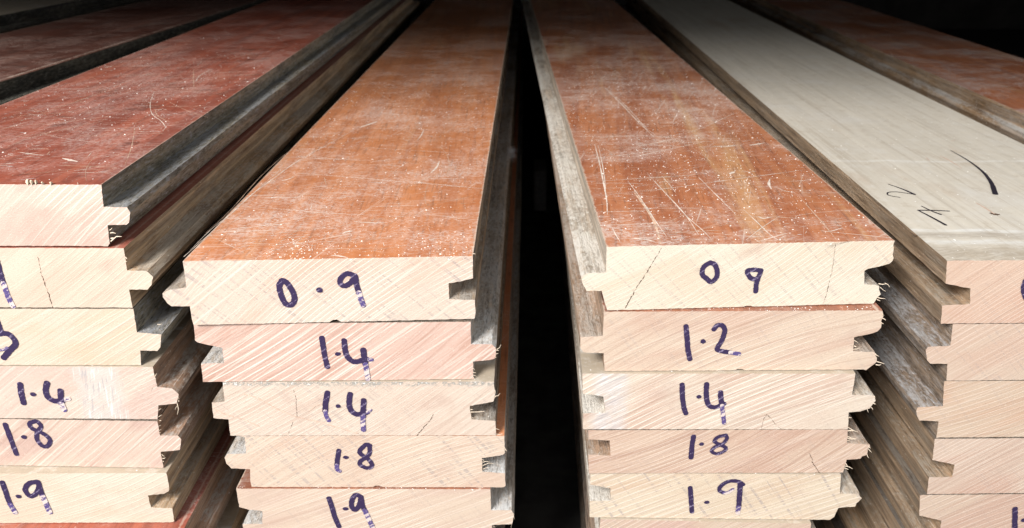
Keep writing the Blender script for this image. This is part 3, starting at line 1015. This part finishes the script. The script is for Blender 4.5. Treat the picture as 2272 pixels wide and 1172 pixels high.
C2 = board(C, c1([(455, 690)]) + c2([(1168, 680), (1156, 800), (1130, 835), (1040, 858), (960, 874), (955, 975), (1116, 985), (1122, 1050), (1090, 1085), (1050, 1112)])
           + c2([(170, 1112), (150, 1104), (120, 1104), (100, 1112)]) + c1([(460, 1115), (455, 990), (310, 985), (285, 950), (287, 872), (448, 866)]),
           1.2, (end_mat(7, (0.74, 0.60, 0.46), (0.68, 0.50, 0.38), 0.45, 0.35, 0.15, 0.40), top_strip, side_c_red),
           'buff board marked 1.2, second under the rust orange top board', g_c, tongues=((16, 20),), bottom=(10, 11, 14, 15), vpx=1140,
           marks=[('digit', [(m4([(188, 735), (198, 850), (208, 970), (228, 1068)]), 12)]),
                  ('digit', [(m4([(465, 770), (500, 730), (548, 728), (575, 780), (550, 870), (500, 965), (560, 988), (640, 1000)]), 11.5), (m4([(630, 999), (720, 1015)]), 10.5, True)])],
           dots=[(pt(m4, 358, 888), 6.2, 5.8)], fuzz_right=0.0004, seed=32,
           splints=[spl(c2, [((1155, 735), (1188, 745)), ((1160, 715), (1172, 705)), ((1160, 770), (1170, 772))], 0.0005),
                    spl(c2, [((955, 965), (1008, 935)), ((962, 940), (985, 945)), ((965, 900), (985, 905))], 0.0006),
                    spl(c2, [((1115, 1050), (1178, 1060)), ((1120, 1075), (1172, 1070)), ((1110, 990), (1140, 1010))], 0.0007)])
C3 = board(C, c3([(165, 92)]) + c4([(940, 92), (915, 240), (1070, 245), (1075, 280), (1060, 310), (1040, 335), (1000, 352), (892, 363), (885, 480)])
           + c3([(168, 482), (170, 370), (326, 365), (312, 253), (250, 242), (168, 233)]),
           1.4, (end_mat(8, (0.77, 0.665, 0.53), (0.72, 0.55, 0.43), 0.50, 0.85, 0.10, 0.45, smear=(0.014, 0.012, 0.5, (0.66, 0.62, 0.62))), raw_dust, side_c),
           'pale striped board marked 1.4 right of the gap, fine crack near its tongue', g_c, tongues=((2, 8),), bottom=(9, 10), vpx=1178,
           marks=[('digit', [(m5([(118, 80), (120, 170), (132, 260), (148, 310)]), 11.5)]),
                  ('digit', [(m5([(310, 75), (308, 160), (322, 235), (370, 260), (450, 232)]), 11.5), (m5([(420, 140), (422, 190), (432, 250)]), 12), (m5([(432, 245), (440, 320), (448, 385)]), 9.5, True)])],
           dots=[(pt(m5, 250, 177), 5.6, 5)], fuzz_right=0.0006, seed=33,
           cracks=[(c4([(280, 475), (300, 400), (318, 375)]), 0.0003), (c4([(318, 375), (345, 398), (372, 437)]), 0.0004), (c4([(372, 437), (420, 480)]), 0.0002)],
           splints=[spl(c4, [((1060, 300), (1088, 306)), ((1050, 330), (1060, 345)), ((1020, 340), (1025, 358)), ((1072, 250), (1076, 262))], 0.0006),
                    spl(c4, [((895, 400), (915, 395)), ((885, 410), (902, 385)), ((888, 470), (962, 495))], 0.0005)])
C4 = board(C, c3([(205, 488)]) + c4([(885, 482), (880, 578), (1030, 585), (1032, 640), (1015, 668), (970, 688), (878, 693), (850, 792)])
           + c3([(210, 780), (205, 657), (360, 665), (355, 560), (208, 550)]),
           1.8, (end_mat(9, (0.70, 0.53, 0.40), (0.64, 0.44, 0.33), 0.52, 0.45, 0.10, 0.55), top_dim, side_c_red),
           'pinkish board marked 1.8 right of the gap, dark crack beside its ragged tongue', g_c, tongues=((2, 7),), bottom=(8, 9), vpx=1180,
           marks=[('digit', [(m5([(208, 488), (195, 570), (188, 658)]), 11.3)]),
                  ('digit', [(m5([(465, 478), (400, 495), (373, 530), (425, 558), (462, 580), (445, 607), (390, 626), (350, 605), (378, 572), (435, 550), (470, 505), (458, 478)]), 8.6)])],
           dots=[(pt(m5, 270, 550), 5.8, 4.8)], fuzz_right=0.0006, seed=34,
           cracks=[(c4([(635, 705), (660, 745), (697, 797)]), 0.0006), (c4([(618, 645), (640, 700)]), 0.0003)],
           splints=[spl(c4, [((880, 495), (962, 490)), ((878, 530), (945, 545)), ((880, 560), (900, 550)), ((878, 545), (935, 538))], 0.0006),
                    spl(c4, [((1030, 620), (1048, 635)), ((1020, 655), (1030, 682)), ((1028, 600), (1042, 606))], 0.0006),
                    spl(c4, [((865, 740), (930, 748)), ((865, 755), (902, 765)), ((870, 720), (885, 735))], 0.0006)])
C5 = board(C, c3([(220, 782)]) + c4([(838, 800), (830, 930), (970, 932), (976, 965), (932, 1020), (820, 1030), (790, 1092), (760, 1115)])
           + c3([(700, 1103), (215, 1090), (215, 982), (362, 980), (360, 893), (220, 868)]),
           1.9, (end_mat(10, (0.77, 0.655, 0.49), (0.73, 0.57, 0.41), 0.44, 0.50, 0.45, 0.30), raw_dust, side_c),
           'cream board marked 1.9 with an open nine, fifth down right of the gap', g_c, tongues=((2, 6),), bottom=(8, 9, 10), vpx=1188,
           marks=[('digit', [(m5([(182, 892), (188, 980), (195, 1085)]), 10.5)]),
                  ('digit', [(m5([(600, 870), (560, 845), (490, 842), (425, 878), (412, 915), (450, 935)]), 9.5), (m5([(445, 935), (480, 930), (520, 905)]), 7.5, True),
                             (m5([(575, 855), (570, 950), (562, 1050)]), 11.5), (m5([(562, 1045), (556, 1092)]), 10.5, True)])],
           dots=[(pt(m5, 312, 1007), 6, 4.6)], fuzz_right=0.0005, seed=35)
low_c = [(plain_end, raw_dust, side_c), (plain_end, top_hidden, side_mat(21, (0.30, 0.21, 0.15), (0.06, 0.05, 0.045), (0.35, 0.32, 0.28), .6, .5))]
C.last = (Vector((C.last[0].x, C.last[0].y - 0.004, 0)),) + C.last[1:]
C.yaw = math.atan((1195 - CX) * CT / F)
fill_below(C, 8, 0.010, 0.112, 0.0305, 1.9, low_c, g_c,
           lambda k, n: '%s board down in the stack right of the dark gap, mostly below view' % ORD[k])

# ================================================================= stack A (left)
A = Stack(None, 0.330, 1146)
EL_ = -446


def left_close(z, v0, v1, ul=EL_):
    """left edge of the left stack: a grooved edge outside the picture"""
    return [(ul - 4, v1), (ul - 6, v0 + (v1 - v0) * .66), (ul + 50, v0 + (v1 - v0) * .62), (ul + 50, v0 + (v1 - v0) * .40), (ul, v0 + (v1 - v0) * .36)]


scr_a = [
    (t1([(890, 530), (868, 600), (880, 660), (930, 700), (955, 735), (940, 760)]), 0.0007, 4),
    (t1([(390, 1001), (520, 998), (650, 998)]), 0.0006, 4),
    (t1([(780, 740), (760, 850), (720, 960)]), 0.0005, 5),
    (t1([(0, 950), (60, 946), (100, 940)]), 0.0008, 4),
    (t1([(100, 880), (180, 890), (255, 900)]), 0.0013, 4),
    (t1([(360, 915), (400, 925), (450, 935)]), 0.0030, 4),
    (t1([(360, 945), (430, 930)]), 0.0016, 4),
    (t1([(340, 958), (500, 962), (680, 970)]), 0.0006, 5),
    (t1([(40, 850), (200, 790), (400, 740), (600, 700)]), 0.0006, 5),
    (t1([(0, 740), (200, 720), (500, 690), (760, 650)]), 0.0005, 5),
    (t1([(120, 700), (400, 600), (640, 520)]), 0.0006, 5),
    (t1([(300, 640), (520, 560), (700, 500)]), 0.0005, 5),
    (t1([(1120, 400), (1118, 460), (1122, 520)]), 0.0006, 5),
    (t1([(960, 580), (1080, 640), (1200, 680)]), 0.0005, 5),
    (t1([(600, 390), (625, 388), (650, 384)]), 0.0030, 4),
    (t1([(635, 410), (655, 406)]), 0.0020, 4),
    (t1([(890, 634), (915, 636), (940, 632)]), 0.0016, 4),
]
for _ in range(26):
    q = (R.uniform(780, 1350), R.uniform(370, 470))
    scr_a.append((t1([q, (q[0] + R.uniform(20, 60), q[1] + R.uniform(-6, 4))]), 0.0008, R.choice((4, 5))))
A1 = board(A, [(EL_, 408)] + z1([(612, 163), (626, 298), (768, 300), (787, 330), (780, 394), (764, 406), (650, 408), (662, 518), (650, 532)]) + left_close(A, 408, 545),
           1.0, (end_mat(11, (0.76, 0.60, 0.49), (0.70, 0.49, 0.40), 0.78, 0.90, 0.12, 0.25), top_a, side_a_dark),
           'dark red board with torn white chips on its edge, top of the left stack', g_a, tongues=((2, 7),), bottom=(9, 10), seed=41, adjust=0.0005,
           scratches=[(p, wd * 0.6, m) for p, wd, m in scr_a], nscr=110, nfleck=800,
           splints=[[(pt(z1, 165, 158), pt(z1, 172, 120), 0.0030), (pt(z1, 190, 158), pt(z1, 198, 122), 0.0026), (pt(z1, 215, 158), pt(z1, 224, 122), 0.0022)],
                    [(pt(z1, 258, 158), pt(z1, 264, 140), 0.0016), (pt(z1, 305, 158), pt(z1, 318, 136), 0.0024), (pt(z1, 468, 158), pt(z1, 472, 148), 0.0010)],
                    spl(z1, [((660, 440), (690, 415)), ((665, 458), (712, 452)), ((668, 490), (700, 484)), ((668, 508), (748, 468))], 0.0007)])
A2 = board(A, [(-378, 549.5)] + z1([(747, 547), (753, 575), (768, 682), (888, 686), (925, 722), (915, 768), (890, 797), (780, 798), (802, 905)]) + left_close(A, 549.5, 682, -378),
           1.1, (end_mat(12, (0.76, 0.65, 0.51), (0.73, 0.58, 0.45), 0.55, 0.12, 0.12, 0.22), top_maroon2, side_a_brown),
           'cream board with a long upright crack, second in the left stack', g_a, tongues=((3, 8),), bottom=(9, 10), seed=42,
           marks=[('digit', [(m6([(-30, 0), (0, 110), (30, 215)]), 9.5), (m6([(28, 205), (65, 310), (105, 390)]), 9.5, True)])],
           cracks=[(m6([(322, 120), (350, 200), (380, 280), (395, 335), (417, 398)]), 0.0005), (m6([(298, 0), (310, 60), (322, 120)]), 0.0002)],
           splints=[spl(z1, [((755, 600), (772, 612)), ((755, 630), (775, 622)), ((915, 740), (925, 728))], 0.0005)])
A3 = board(A, [(-338, 685.5)] + z1([(805, 914), (828, 1056), (975, 1070), (968, 1145)]) + z2([(968, 80), (864, 78), (870, 170)]) + left_close(A, 685.5, 809, -338),
           1.3, (end_mat(13, (0.77, 0.65, 0.51), (0.75, 0.58, 0.42), 0.50, 0.30, 0.10, 0.30), top_dim, side_a_dark),
           'yellowish board with a partly hidden 3, third in the left stack', g_a, tongues=((2, 6),), bottom=(7, 8), seed=43,
           marks=[('digit', [(m6([(-30, 480), (-5, 540), (8, 590)]), 9), (m6([(-40, 612), (30, 600), (85, 618), (125, 680), (80, 735), (30, 795)]), 10.5), (m6([(-20, 735), (30, 728), (60, 712)]), 5, True)])],
           splints=[spl(z1, [((950, 1010), (985, 1000)), ((970, 1050), (960, 1030))], 0.0005)])
A4 = board(A, [(-300, 811)] + z2([(940, 180), (970, 302), (1060, 312), (1102, 346), (1090, 405), (976, 415), (972, 505)]) + left_close(A, 811, 924, -300),
           1.4, (end_mat(14, (0.74, 0.61, 0.50), (0.70, 0.53, 0.44), 0.66, 0.45, 0.12, 0.22, smear=(0.112, 0.016, 1.45, (0.70, 0.67, 0.63))), raw_dust, side_a_mid),
           'board marked 1.4 with grey smears beside the number, fourth in left stack', g_a, tongues=((2, 6),), bottom=(7, 8), seed=44,
           marks=[('digit', [(m6([(160, 1000), (168, 1070), (188, 1152)]), 10.5)]),
                  ('digit', [(m6([(372, 990), (362, 1060), (390, 1115), (450, 1135), (500, 1125)]), 10.5), (m6([(495, 1125), (545, 1115)]), 8, True),
                             (m6([(478, 1050), (482, 1110), (488, 1160)]), 10.5), (m6([(488, 1155), (508, 1205)]), 10, True)])],
           dots=[(pt(m6, 263, 1080), 5.4, 4.2)],
           splints=[spl(z2, [((955, 240), (975, 200)), ((945, 210), (958, 245)), ((960, 275), (968, 240)), ((965, 290), (920, 320)), ((968, 300), (962, 285))], 0.0006),
                    spl(z2, [((1098, 370), (1110, 368)), ((1088, 400), (1098, 470)), ((1090, 420), (1080, 440)), ((1100, 395), (1108, 370))], 0.0006),
                    spl(z2, [((975, 450), (1000, 430)), ((975, 490), (1000, 470)), ((980, 510), (1000, 500))], 0.0005)])
A5 = board(A, [(-240, 926)] + z2([(970, 514), (986, 602), (1095, 602), (1116, 626), (1110, 690), (990, 702), (1005, 788)]) + left_close(A, 926, 1032.7, -240),
           1.8, (end_mat(15, (0.72, 0.56, 0.45), (0.64, 0.46, 0.38), 0.70, 0.80, 0.10, 0.40), top_dim, side_a_mid),
           'strongly saw striped board marked 1.8, fifth in the left stack', g_a, tongues=((2, 6),), bottom=(7, 8), seed=45,
           marks=[('digit', [(m7([(42, 395), (85, 510), (132, 630)]), 9.5)]),
                  ('digit', [(m7([(300, 450), (325, 410), (290, 372), (238, 385), (246, 420), (285, 442), (318, 455), (375, 490), (397, 530), (370, 568), (330, 560), (292, 510), (295, 450)]), 8.2)])],
           dots=[(pt(m7, 190, 494), 5.2, 4.2)],
           splints=[spl(z2, [((975, 575), (1005, 555)), ((980, 545), (995, 530)), ((975, 590), (1000, 570)), ((970, 560), (985, 562))], 0.0005),
                    spl(z2, [((995, 720), (1020, 722)), ((1000, 745), (1022, 735)), ((1000, 765), (1015, 750))], 0.0005)])
A6 = board(A, [(-216, 1051.8)] + z2([(1025, 832), (1042, 915), (1040, 943), (1012, 960), (912, 970), (930, 1045), (1060, 1050), (1074, 1130), (1064, 1143)]) + left_close(A, 1051.8, 1159, -216),
           1.9, (end_mat(16, (0.80, 0.71, 0.57), (0.76, 0.63, 0.48), 0.3, 0.12, 0.08, 0.10), raw_dust, side_a_brown),
           'very pale board marked 1.9, its bare brown top edge jutting out, left stack', g_a, bottom=(9, 10), seed=46,
           marks=[('digit', [(m7([(20, 850), (60, 970), (85, 1030)]), 9.5), (m7([(83, 1025), (122, 1090)]), 9.5, True)]),
                  ('digit', [(m7([(295, 845), (230, 860), (200, 910), (240, 960), (288, 935), (310, 880), (300, 845)]), 9.3), (m7([(300, 850), (340, 970)]), 9.5), (m7([(338, 960), (395, 1088)]), 9.8, True)])],
           dots=[(pt(m7, 147, 961), 4.8, 4.4)])
A7 = board(A, [(-170, 1175), (408, 1173.5), (410, 1215), (440, 1218), (446, 1240), (438, 1252), (412, 1254), (416, 1285)] + left_close(A, 1175, 1285, -170),
           1.9, (plain_end, top_a, side_a_mid), 'lowest visible board of the left stack, only its dark red top showing', g_a, tongues=((2, 6),), bottom=(7, 8), seed=47)
low_a = [(plain_end, raw_dust, side_a_brown), (plain_end, top_maroon2, side_a_dark)]
fill_below(A, 8, 0.004, 0.140, 0.0305, 1.9, low_a, g_a,
           lambda k, n: '%s board down in the left stack, its edge deep in shadow' % ORD[k + 2])

# ================================================================= stack D (right)
D = Stack(None, 0.330, 1176)
DR = 2790


def right_open(v0, v1, DR=2790):
    h = v1 - v0
    return [(DR, v0 - 4), (DR - 2, v0 + h * .34), (DR + 52, v0 + h * .36), (DR + 58, v0 + h * .5), (DR + 52, v0 + h * .66), (DR - 4, v0 + h * .68), (DR - 8, v1 - 4)]


D1 = board(D, d1([(885, 142)]) + right_open(578, 717.5) + d1([(835, 650), (845, 505), (1070, 495), (1075, 368), (872, 328)]),
           1.4, (end_mat(17, (0.72, 0.54, 0.41), (0.68, 0.46, 0.34), 0.62, 0.40, 0.15, 0.45), raw_d, side_d),
           'bare greyish board with small pen marks on its face, top of right stack', g_d, tongues=((2, 6),), bottom=(7, 8), seed=51,
           marks=[('digit', [([(2274, 622), (2270, 640), (2276, 662), (2292, 668), (2300, 645), (2290, 622), (2276, 620)], 10)])],
           scratches=[(m8([(800, 490), (870, 530), (935, 572)]), 0.0016, 7), (m8([(900, 562), (935, 572), (972, 574)]), 0.0035, 3), (m8([(440, 165), (465, 185)]), 0.0016, 7),
                      (m8([(325, 705), (350, 718), (378, 728)]), 0.0010, 3), (m8([(620, 42), (650, 38)]), 0.0016, 7), (m8([(540, 150), (600, 180), (700, 240)]), 0.0012, 7)],
           top_marks=[('digit', [(m8([(165, 355), (270, 392), (355, 430)]), 0.0007, 0.0019), (m8([(352, 430), (230, 412), (165, 416), (168, 436), (250, 452)]), 0.0009, 0.0007)]),
                      ('digit', [(m8([(405, 515), (490, 555), (545, 575)]), 0.0007, 0.0014), (m8([(605, 551), (500, 546), (380, 545)]), 0.0010, 0.0011), (m8([(380, 545), (480, 597), (580, 652)]), 0.0009, 0.0016)]),
                      ('pen_stroke', [(m8([(615, 112), (740, 185), (850, 270), (910, 350), (938, 428)]), 0.0004, 0.0031)])])
D2 = board(D, d1([(932, 658)]) + right_open(717, 842, 2773) + d1([(880, 1115), (888, 980), (745, 978), (720, 950), (712, 870), (727, 842), (910, 832)]),
           1.4, (end_mat(18, (0.71, 0.57, 0.44), (0.68, 0.50, 0.38), 0.60, 0.45, 0.30, 0.35), top_dim, side_d_grey),
           'board with a dusty rounded tongue, second in the right stack', g_d, tongues=((2, 6), (9, 14)), bottom=(7, 8), seed=52)
D3 = board(D, [(2095, 846)] + right_open(845, 971, 2735) + d2([(795, 435), (810, 310), (655, 303), (636, 270), (628, 225), (640, 196), (845, 186)]),
           1.6, (end_mat(19, (0.69, 0.54, 0.40), (0.68, 0.47, 0.33), 0.50, 0.30, 0.12, 0.40), top_dim, side_d_grey),
           'board with shiny dust above its tongue, third in the right stack', g_d, tongues=((2, 6), (9, 14)), bottom=(7, 8), seed=53)
D4 = board(D, d2([(780, 452)]) + right_open(972, 1095, 2692) + d2([(718, 892), (732, 762), (920, 760), (940, 660), (760, 622)]),
           1.8, (end_mat(20, (0.70, 0.55, 0.43), (0.66, 0.46, 0.35), 0.60, 0.45, 0.15, 0.40), top_dim, side_d),
           'board with an empty groove, fourth in the right stack', g_d, tongues=((2, 6),), bottom=(7, 8), seed=54)
D5 = board(D, d2([(660, 905)]) + right_open(1097, 1215, 2639) + d2([(640, 1330), (645, 1230), (820, 1222), (832, 1112), (655, 1070)]),
           1.9, (end_mat(21, (0.70, 0.55, 0.42), (0.66, 0.47, 0.36), 0.45, 0.30, 0.10, 0.40), top_dim, side_d),
           'board whose number one is cut by the frame, lowest in right stack', g_d, tongues=((2, 6),), bottom=(7, 8), seed=55,
           marks=[('digit', [(d2([(1425, 1012), (1424, 1090), (1422, 1230)]), 11)])], dots=[((2271, 1154), 6, 5)])
low_d = [(plain_end, top_dim, side_d), (plain_end, top_dim, side_a_brown)]
D.last = (Vector((D.last[0].x - 0.006, D.last[0].y, 0)),) + D.last[1:]
fill_below(D, 8, 0.012, 0.140, 0.0305, 1.9, low_d, g_d,
           lambda k, n: '%s board down in the right stack, below the one with the cut number' % ORD[k])

# ================================================================= outer stacks, only their faces in view
def outer(vpx, slopeL, slopeR, h, mats, labels, group, T=0.030, flip=False, yend=0.33, L=1.6):
    S = Stack(None, yend, vpx)
    z = CAM.z - h
    # a line parallel to the stack, seen with slope s, lies s*h/cos(pitch) to the side of the axis through the camera
    xl, xr = slopeL * h / CT, slopeR * h / CT
    tx = math.tan(S.yaw)
    n = max(1, round(z / T))
    T = (z - 0.0005) / n - GAP
    for k in range(n):
        dx = 0 if k == 0 else R.uniform(-0.004, 0.008)
        m = mats[min(k, len(mats) - 1)]
        generic(S, xl + tx * yend + dx, xr - xl, z, yend + R.uniform(-.002, .004), T, L, m, labels(k), group, 600 + k + int(vpx), flip=flip if k % 3 != 2 else not flip)
        z -= T + GAP


outer(1200, 2.31, 3.12, 0.150, [(plain_end, top_e, side_e), (plain_end, raw_dust, side_d), (plain_end, raw_dust, side_d)],
      lambda k: 'dusty rust board at the upper right, its near end outside the frame' if k == 0 else '%s board down in the stack at the far right' % (['second', 'third', 'fourth', 'fifth'] + ORD)[k - 1],
      'boards in the far right stack', flip=True)
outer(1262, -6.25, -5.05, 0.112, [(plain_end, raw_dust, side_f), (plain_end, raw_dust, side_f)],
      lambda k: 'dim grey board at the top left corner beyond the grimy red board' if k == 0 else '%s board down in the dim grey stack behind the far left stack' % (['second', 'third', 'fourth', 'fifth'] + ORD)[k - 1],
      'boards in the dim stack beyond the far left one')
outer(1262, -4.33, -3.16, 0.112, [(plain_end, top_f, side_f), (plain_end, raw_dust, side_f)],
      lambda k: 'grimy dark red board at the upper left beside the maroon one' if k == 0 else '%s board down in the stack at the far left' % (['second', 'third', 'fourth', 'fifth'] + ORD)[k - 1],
      'boards in the far left stack')

# ================================================================= loose dust
# sawdust grains lying on the faces: nobody could count them
def scatter(root, origin, wx, T, n, ymax, bm, cl=0):
    rot = root.rotation_euler.to_matrix()
    for _ in range(n):
        if cl and R.random() < 0.5:
            c = R.choice(cl)
            x, y = R.gauss(c[0], c[2]), R.gauss(c[1], c[2] * 1.3)
        else:
            x, y = R.uniform(0.001, wx - 0.001), R.uniform(0.001, ymax)
        if not (0.0008 < x < wx - 0.0008 and 0.0008 < y < ymax):
            continue
        r = R.choice((0.0001, 0.00012, 0.00015, 0.0002, 0.0003)) * R.uniform(0.7, 1.25)
        c = origin + rot @ Vector((x, y, T))
        an = R.uniform(0, 6.28)
        a = Vector((math.cos(an), math.sin(an), 0)) * r * R.uniform(1, 2.0)
        b = Vector((-math.sin(an), math.cos(an), 0)) * r
        up = Vector((0, 0, r * R.uniform(0.5, 1.1)))
        q = [bm.verts.new(c + v) for v in (a, b, -a, -b)]
        tp = bm.verts.new(c + up + a * R.uniform(-.3, .3))
        for k in range(4):
            bm.faces.new((q[k], q[(k + 1) % 4], tp))


bm = bmesh.new()
scatter(*B1, 1500, 0.40, bm, [(0.07, 0.006, 0.02), (0.118, 0.012, 0.010), (0.05, 0.012, 0.008), (0.11, 0.02, 0.02), (0.09, 0.16, 0.04), (0.06, 0.30, 0.04)])
scatter(*C1, 2600, 0.42, bm, [(0.05, 0.14, 0.04), (0.08, 0.12, 0.04), (0.04, 0.22, 0.04), (0.07, 0.05, 0.03), (0.06, 0.30, 0.05)])
scatter(*A1, 600, 0.45, bm, [(0.10, 0.15, 0.04), (0.12, 0.20, 0.04)])
scatter(*D1, 260, 0.45, bm)
scatter(*B5, 120, 0.006, bm)
scatter(*C2, 120, 0.006, bm)
dust = finish('sawdust', bm, [CHIPM], None)
tag(dust, 'pale sawdust grains scattered over the board faces', 'sawdust', None, 'stuff')

# the tuft of lint caught on the edge beside the gap
tuft_c = hit_z(1134, 340, B2[1].z + 0.0205)       # on the tongue of the second board
bm = bmesh.new()
for k in range(190):
    a = tuft_c + Vector((R.gauss(-0.0004, 0.0012), R.gauss(0, 0.0050), R.gauss(0.0005, 0.0022)))
    q = [a]
    dr = Vector((R.gauss(0.2, 0.8), R.gauss(0, 1), R.gauss(0, 1))).normalized()
    for j in range(5):
        dr = (dr + Vector((R.gauss(0, .5), R.gauss(0, .5), R.gauss(0, .5)))).normalized()
        q.append(q[-1] + dr * 0.0012)
    for s_, e_ in zip(q, q[1:]):
        spike(bm, s_, e_, 0.00016)
lint = finish('lint_tuft', bm, [FLUFF])
tag(lint, 'small bluish grey tuft of lint caught on the edge beside the dark gap', 'lint')

p0, p1 = hit_y(1185, 450, 1.11), hit_y(1213, 380, 1.11)
blk = box('wood_block', p0.x, p1.x, 1.11, 1.17, 0.0005, p1.z, plain('dull_block_wood', (0.26, 0.23, 0.21), 0.8), kind=None)
tag(blk, 'small grey block glimpsed far down inside the dark gap', 'block')

for st, nm in ((A, 'A'), (B, 'B'), (C, 'C'), (D, 'D')):
    print(nm, 'yaw', round(st.yaw, 4), 'z', round(st.z, 4))
for nm, b in (('A1', A1), ('A2', A2), ('A3', A3), ('A5', A5), ('A6', A6), ('B1', B1), ('B2', B2), ('B3', B3), ('B4', B4), ('B5', B5), ('C1', C1), ('C2', C2), ('C3', C3), ('C4', C4), ('C5', C5), ('D1', D1), ('D2', D2), ('D3', D3), ('D4', D4), ('D5', D5)):
    print(nm, [round(x, 4) for x in b[1]], 'w', round(b[2], 4), 'T', round(b[3], 4))
